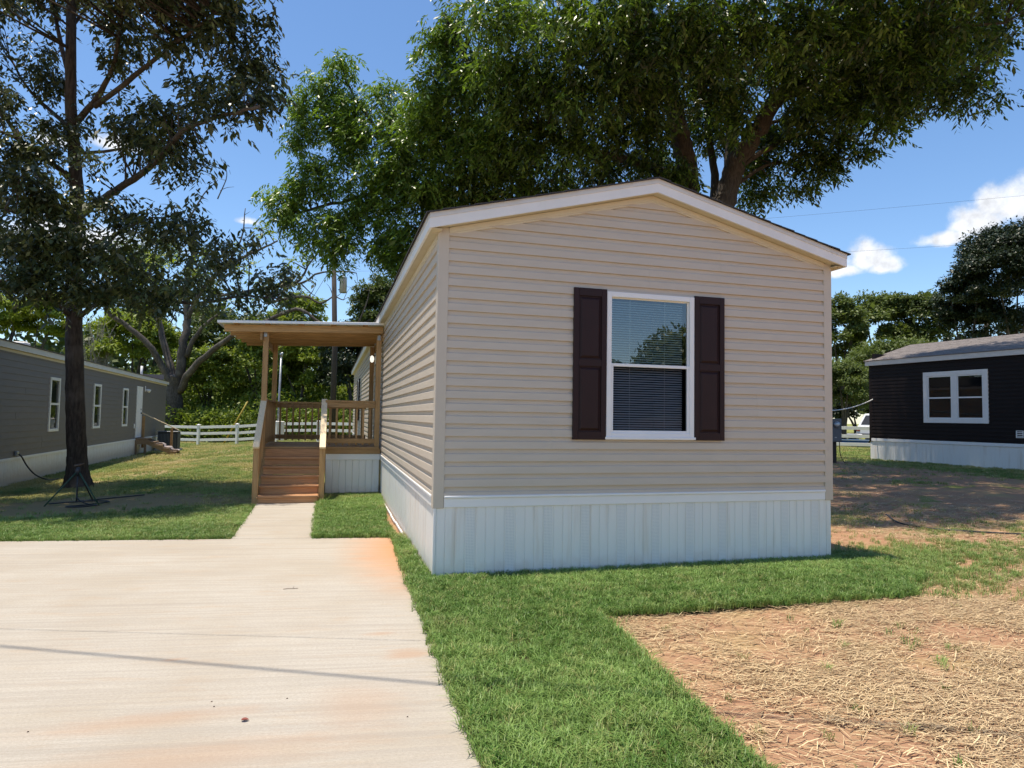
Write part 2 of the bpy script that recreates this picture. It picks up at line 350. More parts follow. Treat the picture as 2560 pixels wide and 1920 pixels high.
def ground_sheet():
    def axis(lo, hi, a, b, fine):
        near = np.arange(a, b+1e-6, fine); s1 = a-np.cumsum(np.geomspace(fine, (a-lo)*.35, 22)); s2 = b+np.cumsum(np.geomspace(fine, (hi-b)*.35, 22))
        return np.concatenate([s1[::-1], near, s2])
    X = axis(-700, 700, -12, 20, .2); Y = axis(-700, 900, -9, 34, .2)
    gx, gy = np.meshgrid(X, Y, indexing='ij'); z = terrain(gx, gy) + .016*(fbm(gx, gy, 1.1, 5)-.5)*sst(.5, 2.5, gx+(gy > 8)*4) - .012
    slab = inpoly(gx, gy, DRIVE_A) | inpoly(gx, gy, DRIVE_B) | inpoly(gx, gy, WALK1) | inpoly(gx, gy, WALK2)
    z = np.where(slab, z-.05, z)
    nx, ny = gx.shape; V = np.stack([gx, gy, z], -1).reshape(-1, 3); i = np.arange(nx*ny).reshape(nx, ny)
    q = np.stack([i[:-1, :-1], i[1:, :-1], i[1:, 1:], i[:-1, 1:]], -1).reshape(-1, 4)
    me = bpy.data.meshes.new('ground'); me.vertices.add(len(V)); me.vertices.foreach_set('co', V.ravel())
    me.loops.add(q.size); me.loops.foreach_set('vertex_index', q.ravel()); me.polygons.add(len(q)); me.polygons.foreach_set('loop_start', np.arange(len(q))*4)
    me.update(calc_edges=True); me.polygons.foreach_set('use_smooth', np.ones(len(q), bool))
    a = me.attributes.new('green', 'FLOAT', 'POINT'); a.data.foreach_set('value', greenness(V[:, 0], V[:, 1]).astype(np.float32))
    o = bpy.data.objects.new('ground', me); COL.objects.link(o); o['kind'] = 'structure'
    m, nt, p = newmat('yard_soil'); p.inputs['Roughness'].default_value = .95; p.inputs['Specular IOR Level'].default_value = .1
    at_ = N(nt, 'ShaderNodeAttribute', attribute_name='green')
    a1 = noise(nt, 1.3, 6, .65); a2 = noise(nt, 14, 6, .7); a3 = noise(nt, 70, 4, .7); a4 = noise(nt, 40, 5, .7, (1, .3, 1))
    clay = mixc(nt, a2, (.44, .255, .15), (.33, .185, .11)); straw = mixc(nt, a4, (.50, .36, .18), (.28, .19, .095))
    soil = mixc(nt, ramp(nt, math_(nt, 'ADD', math_(nt, 'MULTIPLY', a1, .75), math_(nt, 'MULTIPLY', a3, .25)), .46, .66), clay, straw)
    grass = mixc(nt, ramp(nt, a2, .3, .7), (.155, .185, .045), (.27, .255, .085))
    k = ramp(nt, math_(nt, 'ADD', at_.outputs['Fac'], math_(nt, 'MULTIPLY', math_(nt, 'SUBTRACT', a2, .5), .9)), .30, .62)
    g_ = N(nt, 'ShaderNodeNewGeometry'); sx_ = N(nt, 'ShaderNodeSeparateXYZ'); L(nt, g_.outputs['Position'], sx_.inputs[0]); lf = N(nt, 'ShaderNodeMapRange', inp={'From Min': 0.0, 'From Max': -2.0}); L(nt, sx_.outputs[0], lf.inputs['Value'])
    soil = mixc(nt, lf.outputs[0], soil, mixc(nt, a2, (.33, .265, .135), (.22, .165, .085)))
    L(nt, mixc(nt, k, soil, grass), p.inputs['Base Color']); bump(nt, p, math_(nt, 'ADD', a2, math_(nt, 'MULTIPLY', a3, .6)), .7, .03)
    me.materials.append(m); return o
ground_sheet()
def slab(name, poly, zt, zb, mat, parent=None, inset=0.006):
    P = np.array(poly, float); n = len(P); area = .5*np.sum(P[:, 0]*np.roll(P[:, 1], -1)-np.roll(P[:, 0], -1)*P[:, 1])
    if area < 0: P = P[::-1]
    e = np.roll(P, -1, 0)-P; e /= np.linalg.norm(e, axis=1)[:, None]; nn = np.stack([e[:, 1], -e[:, 0]], -1)
    mit = nn+np.roll(nn, 1, 0); mit /= np.maximum((mit**2).sum(1)/2, .3)[:, None]; Q = P-mit*inset
    V = [(x, y, zb) for x, y in P]+[(x, y, zt-inset) for x, y in P]+[(x, y, zt) for x, y in Q]
    Fc = [tuple(range(2*n, 3*n))]
    for i in range(n):
        j = (i+1) % n; Fc += [(i, j, n+j, n+i), (n+i, n+j, 2*n+j, 2*n+i)]
    return mobj(name, V, Fc, mat, parent)
def concrete():
    m, nt, p = newmat('broomed_concrete'); p.inputs['Roughness'].default_value = .85; p.inputs['Specular IOR Level'].default_value = .25
    g = N(nt, 'ShaderNodeNewGeometry'); sp = N(nt, 'ShaderNodeSeparateXYZ'); L(nt, g.outputs['Position'], sp.inputs[0])
    mp = N(nt, 'ShaderNodeMapping'); mp.inputs['Rotation'].default_value = (0, 0, R(8)); L(nt, g.outputs['Position'], mp.inputs[0])
    def ns(scale, st, det=5, ro=.6):
        m2 = N(nt, 'ShaderNodeMapping'); m2.inputs['Scale'].default_value = st; L(nt, mp.outputs[0], m2.inputs[0])
        n = N(nt, 'ShaderNodeTexNoise', inp={'Scale': scale, 'Detail': det, 'Roughness': ro}); L(nt, m2.outputs[0], n.inputs['Vector']); return n.outputs['Fac']
    broom = ns(5, (.13, 6.5, 1), 6, .7); fine = ns(75, (.8, 1.5, 1), 5, .8); big = ns(.9, (1, 1.3, 1), 5); mid = ns(4, (.5, 2.0, 1), 6, .65); streak = ns(1.7, (.045, 3.2, 1), 5, .65)
    c = mixc(nt, ramp(nt, big, .35, .68), (.475, .432, .365), (.415, .36, .285))
    c = mixc(nt, math_(nt, 'MULTIPLY', ramp(nt, broom, .42, .60), .50), c, (.345, .31, .265))
    c = mixc(nt, math_(nt, 'MULTIPLY', ramp(nt, streak, .54, .63), .42), c, (.33, .29, .24))
    c = mixc(nt, math_(nt, 'MULTIPLY', ramp(nt, mid, .50, .74), .42), c, (.42, .305, .20))
    c = mixc(nt, math_(nt, 'MULTIPLY', math_(nt, 'SUBTRACT', fine, .38), 2.3), c, (.30, .26, .21))
    # red clay washed over the corner of the slab nearest the house
    dx = math_(nt, 'SUBTRACT', sp.outputs[0], -.06); dy = math_(nt, 'MULTIPLY', math_(nt, 'SUBTRACT', sp.outputs[1], 1.30), .36)
    d = math_(nt, 'SQRT', math_(nt, 'ADD', math_(nt, 'MULTIPLY', dx, dx), math_(nt, 'MULTIPLY', dy, dy)))
    k = ramp(nt, math_(nt, 'ADD', d, math_(nt, 'MULTIPLY', math_(nt, 'SUBTRACT', mid, .5), .5)), .62, .05)
    mr = N(nt, 'ShaderNodeMapRange', interpolation_type='SMOOTHSTEP', inp={'From Min': .88, 'From Max': .05}); L(nt, math_(nt, 'ADD', d, math_(nt, 'MULTIPLY', math_(nt, 'SUBTRACT', mid, .5), .5)), mr.inputs['Value'])
    c = mixc(nt, math_(nt, 'MULTIPLY', mr.outputs[0], .80), c, (.50, .225, .085))
    for (sx, sy, rx, ry, am) in ((-1.7, -2.35, .55, .10, .4), (-1.45, -2.75, .8, .16, .35), (-.75, -2.4, .25, .3, .28), (-.42, -1.75, .16, .10, .5), (-1.75, -1.55, .08, .03, .5), (-.55, -1.35, .12, .05, .45)):
        ex = math_(nt, 'DIVIDE', math_(nt, 'SUBTRACT', sp.outputs[0], sx), rx); ey = math_(nt, 'DIVIDE', math_(nt, 'SUBTRACT', sp.outputs[1], sy), ry)
        dd = math_(nt, 'SQRT', math_(nt, 'ADD', math_(nt, 'MULTIPLY', ex, ex), math_(nt, 'MULTIPLY', ey, ey)))
        m3 = N(nt, 'ShaderNodeMapRange', interpolation_type='SMOOTHSTEP', inp={'From Min': 1.3, 'From Max': .1}); L(nt, math_(nt, 'ADD', dd, math_(nt, 'MULTIPLY', math_(nt, 'SUBTRACT', mid, .5), 2.2)), m3.inputs['Value'])
        c = mixc(nt, math_(nt, 'MULTIPLY', m3.outputs[0], am), c, (.40, .24, .14))
    L(nt, c, p.inputs['Base Color']); bump(nt, p, math_(nt, 'ADD', math_(nt, 'MULTIPLY', broom, .8), math_(nt, 'MULTIPLY', fine, .7)), .6, .008); return m
conc = concrete()
drive = empty('driveway'); drive['kind'] = 'structure'
slab('slab', DRIVE_A, .012, -.12, conc, drive); slab('slab', DRIVE_B, .0125, -.12, conc, drive)
walk = empty('walkway'); walk['kind'] = 'structure'
slab('slab', WALK1, .016, -.1, conc, walk); slab('slab', WALK2, .017, -.1, conc, walk)
sodm = plain('sod_thatch', (.040, .050, .014), (.060, .052, .024), .95, 12, None, .6, 90, spec=.1)
def sodpatch(poly):
    P = np.array(poly); P2 = []
    for i in range(len(P)):                                  # ragged cut edge
        a, b = P[i], P[(i+1) % len(P)]; n = max(1, int(np.linalg.norm(b-a)/.12))
        for k in range(n):
            q = a+(b-a)*k/n; P2.append(tuple(q+rng.uniform(-.012, .012, 2)*(1 if 0 < k else 0)))
    return tag(slab('lawn', P2, .022, -.05, sodm, None, .008), kind='structure')
sodpatch(SOD_FRONT); sodpatch(SOD_SIDE)
asphalt = plain('old_asphalt', (.16, .155, .15), (.12, .117, .115), .9, 3, None, .3, 90)

# ------------------------------------------------------------------ lap siding, used on all three homes
def lap_profile(kind, c):
    if kind == 'dutch': return [(0, .0), (0, .0185), (.003, .0195), (.58*c, .0150), (.65*c, .0040), (c-.001, .0015)]
    return [(0, .0), (0, .0125), (.003, .0135), (c-.001, .0015)]
def planks(parent, mat, length, z0, ztop, c, first, xlim=None, holes=(), kind='dutch', seams=(), axis=None, name='siding_plank'):
    """courses of siding in the plane y=0 of a wall frame (x along, -y outwards); axis maps (x, out, z) to thing coordinates"""
    axis = axis or (lambda x, o, z: (x, -o, z)); xlim = xlim or (lambda z: (0, length))
    edges = [z0]; z = first
    while z < ztop-.004: edges.append(z); z += c
    edges.append(ztop); k = 0; outl = []
    for a, b in zip(edges[:-1], edges[1:]):
        base = b-c if (a == z0 and first-z0 < c) else a
        prof = [(base+dz, o) for dz, o in lap_profile(kind, c)]
        zs = [q for q in prof if a-1e-6 <= q[0] <= b+1e-6]
        def oat(z):
            for (za, oa), (zb, ob) in zip(prof[1:-1], prof[2:]):
                if za <= z <= zb: return oa+(ob-oa)*(z-za)/max(zb-za, 1e-6)
            return prof[-1][1]
        def piece(x0, x1, za, zb, push=0.0):
            zz = [(za, 0.0), (za, oat(za+.0005))]+[q for q in prof[2:] if za+.002 < q[0] < zb-.002]+[(zb-.0005, oat(zb-.0005))]
            V = []; n = len(zz)
            for zc, o in zz:
                l, r = xlim(zc); l = max(l, x0); r = min(r, x1)
                if r-l < .01: m_ = (l+r)/2; l, r = m_-.005, m_+.005
                V += [axis(l, o+push if o else 0, zc), axis(r, o+push if o else 0, zc)]
            V += [axis(max(xlim(zz[-1][0])[0], x0), 0, zz[-1][0]), axis(min(xlim(zz[-1][0])[1], x1), 0, zz[-1][0])]
            n += 1
            Fc = [(2*i, 2*i+1, 2*i+3, 2*i+2) for i in range(n-1)]
            Fc += [tuple(2*i for i in range(n))[::-1], tuple(2*i+1 for i in range(n))]
            outl.append(mobj(name, V, Fc, mat, parent))
        cuts = [(hx0, hx1, max(a, hz0), min(b, hz1)) for hx0, hx1, hz0, hz1 in holes if hz0 < b-.001 and hz1 > a+.001]
        sm = [s for s, ka, kb in seams if ka <= k <= kb]
        if cuts:
            xs = 0.0
            for hx0, hx1, ca, cb in sorted(cuts):
                for x0, x1 in split(xs, hx0, sm): piece(x0, x1, a, b, .0016 if x0 > xs else 0)
                if ca > a+.004: piece(hx0, hx1, a, ca)
                if cb < b-.004: piece(hx0, hx1, cb, b)
                xs = hx1
            for x0, x1 in split(xs, length, sm): piece(x0, x1, a, b, .0016 if x0 > xs else 0)
        else:
            for x0, x1 in split(0.0, length, sm): piece(x0, x1, a, b, .0016 if x0 > 0 else 0)
        k += 1
    return outl
def split(a, b, seams):
    s = [a]+sorted(x for x in seams if a+.02 < x < b-.02)+[b]; return list(zip(s[:-1], s[1:]))
def skirt_run(parent, length, z0, z1, axis, start=0.0, perf=True, name='skirt_panel', period=.368, mat=None):
    """ribbed vinyl skirting: each panel one object, three flat ribs and a perforated strip"""
    mat = mat or skirt_white; x = start; n = 0
    while x < length-.02:
        e = min(x+period, length); b = MB()
        cuts = [x, x+.088, x+.176, x+.264, x+period]
        for i, (a, c) in enumerate(zip(cuts[:-1], cuts[1:])):
            c = min(c, e)
            if c-a < .012: continue
            o = .0035 if i < 3 else .002
            zl = z0(x) if callable(z0) else z0
            pts = [(a, 0), (a+.004, o), (c-.009, o), (c-.006, -.001), (c, -.001)]
            V = []
            for px_, po in pts: V += [axis(px_, po, zl), axis(px_, po, z1)]
            b.add(V, [(2*j, 2*j+2, 2*j+3, 2*j+1) for j in range(len(pts)-1)])
        po = b.build(name, mat, parent); n += 1
        if perf and e-x > period-.01:
            V = [axis(x+.272, .0030, zl), axis(x+.352, .0030, zl), axis(x+.352, .0030, z1), axis(x+.272, .0030, z1)]
            mobj('perforated_strip', V, [(0, 1, 2, 3)], skirt_perf, parent)
        x = e

# ------------------------------------------------------------------ the tan mobile home
W, LEN = 4.2066, 21.8; ZT = .743; C_ = .1131; FIRST = .818; SL = .253; OX, OY = .12, .133
def zroof(x): return 3.242+SL*(min(x, W-x)+.083)            # top of the fascia
home = empty('mobile_home', (0, 0, 0), 0, 'tan vinyl mobile home with dark shutters and white skirting, beside the concrete driveway', 'mobile home')
WX0, WX1, WZ0, WZ1 = 1.621, 2.565, 1.265, 2.677
fw = MB(); 
# backing of the front wall, with the window opening left free
fw.box((.03, .003, ZT-.1), (WX0+.02, .10, 3.05)); fw.box((WX1-.02, .003, ZT-.1), (W-.03, .10, 3.05))
fw.box((WX0+.0201, .0031, ZT-.1), (WX1-.0201, .0999, WZ0+.02)); fw.box((WX0+.0201, .0031, WZ1-.02), (WX1-.0201, .0999, 3.0499))
fw.add([(.03, .004, 3.0501), (W-.03, .004, 3.0501), (W/2, .004, 3.62), (.03, .099, 3.0501), (W-.03, .099, 3.0501), (W/2, .099, 3.62)], [(0, 1, 2), (3, 5, 4), (0, 2, 5, 3), (1, 4, 5, 2)])
front = fw.build('front_wall', siding_tan, home)
PK = 3.635
planks(front, siding_tan, W, ZT, PK-.02, C_, FIRST, xlim=lambda z: (max(.03, (z-3.10)/SL+.05), min(W-.03, W-(z-3.10)/SL-.05)), holes=[(WX0+.01, WX1-.01, WZ0+.01, WZ1-.01)],
       seams=((1.16, 15, 16), (.841, 10, 11), (1.079, 4, 5), (2.073, 18, 19), (2.875, 20, 21), (.89, 1, 1), (3.3, 7, 8), (3.05, 2, 3)))
side = box('left_wall', (.003, .04, ZT-.1), (.10, LEN, 3.11), siding_tan, home)
lax = lambda x, o, z: (-o, LEN-x, z)                         # seen from outside the left wall runs from the back to the front
DY0, DY1, DZ0, DZ1 = 6.72, 7.62, .875, 2.90                  # porch door
SWY = (16.2, 17.1); side_holes = [(LEN-DY1, LEN-DY0, DZ0, DZ1), (LEN-SWY[1], LEN-SWY[0], 1.30, 2.60)]
planks(side, siding_tan, LEN-.03, ZT, 3.10, C_, FIRST, holes=side_holes, axis=lax,
       seams=tuple((LEN-yy, 2*i, 2*i+1) for i, yy in enumerate((4.9, 3.3, 11.0, 5.6, 4.1, 12.5, 5.2, 3.0, 9.9, 4.6))))
rwall = box('right_wall', (W-.10, .04, ZT-.1), (W-.003, LEN, 3.11), siding_tan, home)
planks(rwall, siding_tan, LEN-.03, ZT, 3.10, C_, FIRST, axis=lambda x, o, z: (W+o, x+.03, z))
box('back_wall', (.1, LEN-.1, ZT-.1), (W-.1, LEN-.003, 3.6), siding_tan, home)
for x0, sgn in ((0, 1), (W, -1)):                            # corner posts, an L of two flanges
    m_ = MB(); a, b = sorted((x0-.020*sgn, x0+.078*sgn)); m_.box((a, -.020, .633), (b, .004, 3.150), .003)
    a, b = sorted((x0-.0201*sgn, x0+.006*sgn)); m_.box((a, .0041, .633), (b, .075, 3.105), .003); m_.build('corner_post', trim_tan, home)
# rake frieze, soffit, fascia, drip edge
def rake(name, zo0, zo1, y0, y1, mat, xe=OX, peak=True, skew=0.0):
    for s in (0, 1):
        xs = [-xe, W/2] if s == 0 else [W+xe, W/2]
        V = []
        for x in xs:
            zr = 3.242+SL*((x if s == 0 else W-x)+.083)
            for y in (y0, y1):
                for zo in (zo0, zo1): V.append((x, y, zr+zo))
        f = [(0, 1, 3, 2), (4, 6, 7, 5), (0, 4, 5, 1), (2, 3, 7, 6), (0, 2, 6, 4), (1, 5, 7, 3)]
        mobj(name, V, f, mat, home)
rake('fascia', -.131, -.042, -OY, -OY+.022, white_trim)
rake('drip_edge', -.0419, .004, -OY-.006, -OY+.030, fascia_grey)
rake('soffit', -.126, -.118, -OY+.0221, .0, soffit_cream, OX-.02)
rake('rake_frieze', -.178, -.130, -.0235, .002, trim_cream, -.078)
rake('rake_frieze', -.196, -.1785, -.0175, .002, trim_cream, -.078)
for x0, sgn in ((-OX, 1), (W+OX, -1)):                       # eaves along the sides
    zb = 3.242+SL*(.083-OX)
    a, b = sorted((x0, x0+.022*sgn)); box('fascia', (a, -OY+.0221, zb-.131), (b, LEN+.1, zb-.042), white_trim, home)
    a, b = sorted((x0-.006*sgn, x0+.03*sgn)); box('drip_edge', (a, -OY+.031, zb-.0419), (b, LEN+.1, zb+.004), fascia_grey, home)
    m_ = MB(); xa = x0+.0221*sgn; xb = 0 if sgn > 0 else W; lo, hi = sorted((xa, xb)); y = -OY+.05
    m_.box((lo, -OY+.03, zb-.126), (hi, LEN+.09, zb-.120))
    while y < 12:
        m_.box((lo+.004, y, zb-.1305), (hi-.004, y+.028, zb-.1262)); y += .05
    m_.build('soffit', soffit_cream, home)
    lo, hi = sorted((xb-.0245*sgn, xb-.001*sgn)); m_ = MB().box((lo, .08, zb-.1750), (hi, LEN, zb-.131)); lo, hi = sorted((xb-.0185*sgn, xb-.001*sgn)); m_.box((lo, .0801, zb-.195), (hi, LEN, zb-.17501)); m_.build('eave_frieze', trim_cream, home)
# roof deck with shingles in courses
rm = MB(); sh = MB()
for s in (0, 1):
    f = (lambda x: x) if s == 0 else (lambda x: W-x)
    X0, X1 = -OX-.015, W/2
    V = [(f(X0), -OY-.004, 3.242+SL*(X0+.083)+.006), (f(X1), -OY-.004, 3.242+SL*(X1+.083)+.006), (f(X1), LEN+.12, 3.242+SL*(X1+.083)+.006), (f(X0), LEN+.12, 3.242+SL*(X0+.083)+.006)]
    rm.add(V, [(0, 1, 2, 3)])
    x = X0-.015; i = 0
    while x < W/2-.02:
        e = min(x+.142, W/2); y = -OY-.022-(i % 2)*.006-random.uniform(0, .006)
        za = 3.242+SL*(x+.083)+.016; zb = 3.242+SL*(e+.083)+.010
        yy = y
        while yy < LEN+.13:
            y2 = yy+(.33 if yy > y else .33-(i % 3)*.11)
            dz = random.uniform(0, .003)
            sh.add([(f(x), yy, za+dz), (f(e), yy, zb+dz), (f(e), y2-.004, zb+dz), (f(x), y2-.004, za+dz), (f(x), yy, za-.012), (f(x), y2-.004, za-.012), (f(e), yy, zb-.010)], [(0, 1, 2, 3), (0, 3, 5, 4), (0, 4, 6, 1)])
            yy = y2
        x = e; i += 1
roof = rm.build('roof', shingle_dark, home); tag(sh.build('shingles', shingle_dark, roof), kind='stuff')
# front window
def frame4(mb, x0, x1, z0, z1, wd, y0, y1, c=.003, ax=None):
    ax = ax or (lambda x, y, z: (x, y, z))
    def bx(a, b):
        v, f = boxgeo(a, b, c); mb.add([ax(*p) for p in v], f)
    bx((x0, y0, z0), (x0+wd, y1, z1)); bx((x1-wd, y0, z0), (x1, y1, z1)); bx((x0+wd+.0003, y0+.0005, z1-wd), (x1-wd-.0003, y1-.0005, z1)); bx((x0+wd+.0003, y0+.0005, z0), (x1-wd-.0003, y1-.0005, z0+wd))
win = MB(); frame4(win, WX0, WX1, WZ0, WZ1, .050, -.034, .05); window = win.build('window', white_vinyl, home)
for nm, zs, yf, gm, bt in (('upper_sash', (1.957, 2.634), -.004, glass_up, .018), ('lower_sash', (1.310, 1.985), -.022, glass_low, .030)):
    s_ = MB(); frame4(s_, WX0+.046, WX1-.046, zs[0], zs[1], bt, yf, yf+.022); s_.build('sash', white_vinyl, window)
    box('pane', (WX0+.055, yf+.009, zs[0]+.006), (WX1-.055, yf+.012, zs[1]-.006), gm, window)
box('sill', (WX0-.012, -.046, WZ0-.012), (WX1+.012, -.0343, WZ0+.014), white_vinyl, window, .003)
nb = 56; sv = None
for i in range(nb):                                          # closed venetian blind behind the glass, each slat an object
    z = 1.315+i*(2.62-1.315)/nb
    if sv is None:
        t_ = np.linspace(-1, 1, 5); V = []
        for t in t_: V += [(WX0+.06, .062+.010*t, .0070*t+.0015*(1-t*t)), (WX1-.085, .062+.010*t, .0070*t+.0015*(1-t*t))]
        sl0 = mobj('blind_slat', V, [(2*j, 2*j+1, 2*j+3, 2*j+2) for j in range(4)], blind_white, window, True); sv = sl0.data; sl0.location.z = z
    else:
        o = bpy.data.objects.new('blind_slat', sv); COL.objects.link(o); o.parent = window; o.location.z = z
for x in (1.90, 2.28): box('blind_cord', (x, .052, 1.31), (x+.003, .055, 2.62), blind_white, window)
room = MB(); room.add([(1.0, .101, .8), (3.4, .101, .8), (3.4, 2.4, .8), (1.0, 2.4, .8), (1.0, .101, 2.95), (3.4, .101, 2.95), (3.4, 2.4, 2.95), (1.0, 2.4, 2.95)], [(0, 1, 2, 3), (4, 7, 6, 5), (3, 2, 6, 7), (0, 3, 7, 4), (1, 5, 6, 2)]); room.build('room_lining', interior, home)
# shutters: frame with four raised panels
for x0, x1 in ((1.281, 1.6175), (2.5685, 2.906)):
    m_ = MB(); zA, zB = 1.25, 2.692; f1 = .052
    rails = ((zA, zA+.075), (1.945, 2.012), (zB-.075, zB))
    m_.box((x0, -.040, zA), (x0+f1, -.012, zB), .003); m_.box((x1-f1, -.040, zA), (x1, -.012, zB), .003)
    for a, b in rails: m_.box((x0+f1+.0002, -.0395, a), (x1-f1-.0002, -.0125, b), .002)
    m_.box((x0+f1+.0002, -.022, zA+.0753), (x1-f1-.0002, -.013, 1.9448)); m_.box((x0+f1+.0002, -.022, 2.0122), (x1-f1-.0002, -.013, zB-.0752))
    shut = m_.build('shutter', shutter_brown, home)
    for a, b in ((rails[0][1], rails[1][0]), (rails[1][1], rails[2][0])):
        xa, xb, za, zb = x0+f1+.012, x1-f1-.012, a+.012, b-.012; e = .022
        mobj('panel', [(xa, -.0222, za), (xb, -.0222, za), (xb, -.0222, zb), (xa, -.0222, zb), (xa+e, -.036, za+e), (xb-e, -.036, za+e), (xb-e, -.036, zb-e), (xa+e, -.036, zb-e)], [(4, 5, 6, 7), (0, 1, 5, 4), (1, 2, 6, 5), (2, 3, 7, 6), (3, 0, 4, 7)], shutter_brown, shut)
# white skirting round the home
FY = -.004
sk = box('skirting', (.03, .03, -.1), (W-.03, .06, .64), skirt_white, home)
skirt_run(sk, W, -.03, .642, lambda x, o, z: (x, FY-o, z), .012)
mobj('corner_cap', *(lambda m: (m.v, m.f))(MB().box((-.012, -.018, -.03), (.012, .012, .64), .003)), skirt_white, sk)
sk2 = box('skirting', (.03, .061, -.1), (.06, LEN, .64), skirt_white, home)
skirt_run(sk2, LEN-.013, -.03, .642, lambda x, o, z: (.004-o, LEN-x, z), 0.0, perf=False)
sk3 = box('skirting', (W-.06, .061, -.1), (W-.03, LEN, .64), skirt_white, home)
skirt_run(sk3, LEN, -.03, .642, lambda x, o, z: (W-.004+o, x, z), 0.0, perf=False)
tr = MB(); tr.box((.081, -.019, .638), (W-.079, -.0005, .7195), .003); tr.box((.0811, -.031, .720), (W-.0791, -.0006, .7425), .004); tr.build('skirt_trim', white_vinyl, home)
tr = MB(); tr.box((-.016, .078, .638), (-.0005, LEN, .7195), .003); tr.box((-.028, .0781, .720), (-.0006, LEN, .7425), .004); tr.build('skirt_trim', white_vinyl, home)
tr = MB(); tr.box((W+.0005, .078, .638), (W+.016, LEN, .7195), .003); tr.box((W+.0006, .0781, .720), (W+.028, LEN, .7425), .004); tr.build('skirt_trim', white_vinyl, home)
tr = MB()
for a, b in zip(np.arange(.02, 6.2, .62), np.arange(.64, 6.9, .62)): tr.add(*beamgeo((-.030+random.uniform(-.008, .004), a, .02), (-.030+random.uniform(-.008, .004), min(b, 6.28), .02), .022, .030, c=.004))
tr.build('bottom_channel', white_vinyl, home)
# porch door, far side window and porch lamp
dr = box('door', (-.020, DY0, DZ0), (.045, DY1, DZ1), white_trim, home, .004); box('handle', (-.06, DY0+.07, 1.80), (-.0205, DY0+.12, 1.85), brass, dr, .01)
sw = MB(); frame4(sw, SWY[0]-.02, SWY[1]+.02, 1.28, 2.62, .05, -.034, .05, ax=lambda x, y, z: (y, x, z)); sw = sw.build('window', white_vinyl, home); box('pane', (-.006, SWY[0]+.03, 1.33), (-.003, SWY[1]-.03, 2.57), glass_dark, sw); box('backing', (.0, SWY[0]+.0, 1.30), (.004, SWY[1]-.0, 2.60), interior, sw)
for y0, y1 in ((15.80, 16.16), (17.14, 17.50)): box('shutter', (-.050, y0, 1.27), (-.014, y1, 2.63), shutter_brown, home, .004)
lampm, nt_, p_ = newmat('lit_bulb'); p_.inputs['Emission Color'].default_value = (1, .93, .8, 1); p_.inputs['Emission Strength'].default_value = .8; p_.inputs['Base Color'].default_value = (.8, .8, .78, 1)
lamp = empty('porch_lamp', (-.02, 8.12, 2.62), 0, 'small lit porch lamp on the tan wall beside the rear porch post', 'lamp')
box('back_plate', (-.012, -.05, -.10), (.0, .05, .10), white_trim, lamp, .004); box('arm', (-.08, -.012, .06), (-.0121, .012, .08), darkmetal, lamp, .003)
v, f = tubegeo([(-.085, 0, -.07), (-.085, 0, -.05), (-.085, 0, 0), (-.085, 0, .05), (-.085, 0, .075)], [.01, .035, .045, .038, .015], 10); mobj('globe', v, f, lampm, lamp, True)

# ------------------------------------------------------------------ porch with stairs
po = empty('porch', (-1.05, 7.35, 0), 0, 'brown timber porch with flat metal roof, railings and steps beside the tan home', 'porch')
class P_:                                                    # porch parts are written in world metres and moved into the porch's frame
    off = np.array([1.05, -7.35, 0])
def pbox(name, lo, hi, mat, parent=None, c=.004): return box(name, np.array(lo)+P_.off, np.array(hi)+P_.off, mat, parent or po, c)
def pbeam(name, a, b, wd, ht, mat, up=(0, 0, 1), parent=None): return beam(name, np.array(a)+P_.off, np.array(b)+P_.off, wd, ht, mat, parent or po, up, .004)
YF, YB, XL, XR = 6.30, 8.48, -2.085, -.04; DK = .872
y = YF-.012
while y < YB-.05: pbox('deck_board', (XL-.01, y, DK-.036), (XR, min(y+.138, YB+.01), DK), wood_x, None, .005); y += .143
pbox('rim_joist', (-1.02, YF-.010, .748), (XR+.02, YF+.03, DK-.0365), wood_x); pbox('rim_joist', (XL, YF-.010, .60), (-1.0201, YF+.03, DK-.0365), wood_x)
pbox('rim_joist', (XL, YF+.031, .70), (XL+.04, YB, DK-.0365), wood_y); pbox('rim_joist', (XL+.041, YB-.04, .70), (XR, YB, DK-.0365), wood_x)
for x0 in (-2.083, -.131):                                   # tall roof posts
    for y0 in (YF, YB-.09): pbox('post', (x0, y0+(.0305 if y0 == YF else 0), DK+.0005), (x0+.089, y0+.119 if y0 == YF else y0+.089, 2.862 if x0 < -1 else 2.905), wood_z)
for x0, y0 in ((-2.083, YF+.05), (-2.083, YB-.12), (-.60, YB-.12)): pbox('footing_post', (x0+.01, y0, -.05), (x0+.08, y0+.08, .699), wood_z)
def zr(x): return 2.957+.0375*(x+2.72)                       # top of rafters
for x0 in (-2.04, -.085): pbeam('beam', (x0-.066*(1 if x0 < -1 else -1), YF-.06, zr(x0)-.125-.07), (x0-.066*(1 if x0 < -1 else -1), YB+.14, zr(x0)-.125-.07), .038, .135, wood_y)
for i, y0 in enumerate((6.215, 6.79, 7.36, 7.93, 8.58)):
    yy = y0; x0 = -2.70+.02*i; pbeam('rafter', (x0, yy, zr(x0)-.062), (-.03, yy, zr(-.03)-.062), .040, .122, wood_x)
for i, x0 in enumerate((-2.5, -2.0, -1.45, -.9, -.35)): pbeam('purlin', (x0, 6.12, zr(x0)+.0096), (x0, 8.70, zr(x0)+.0096), .085, .019, wood_y)
rf = MB(); x = -2.78
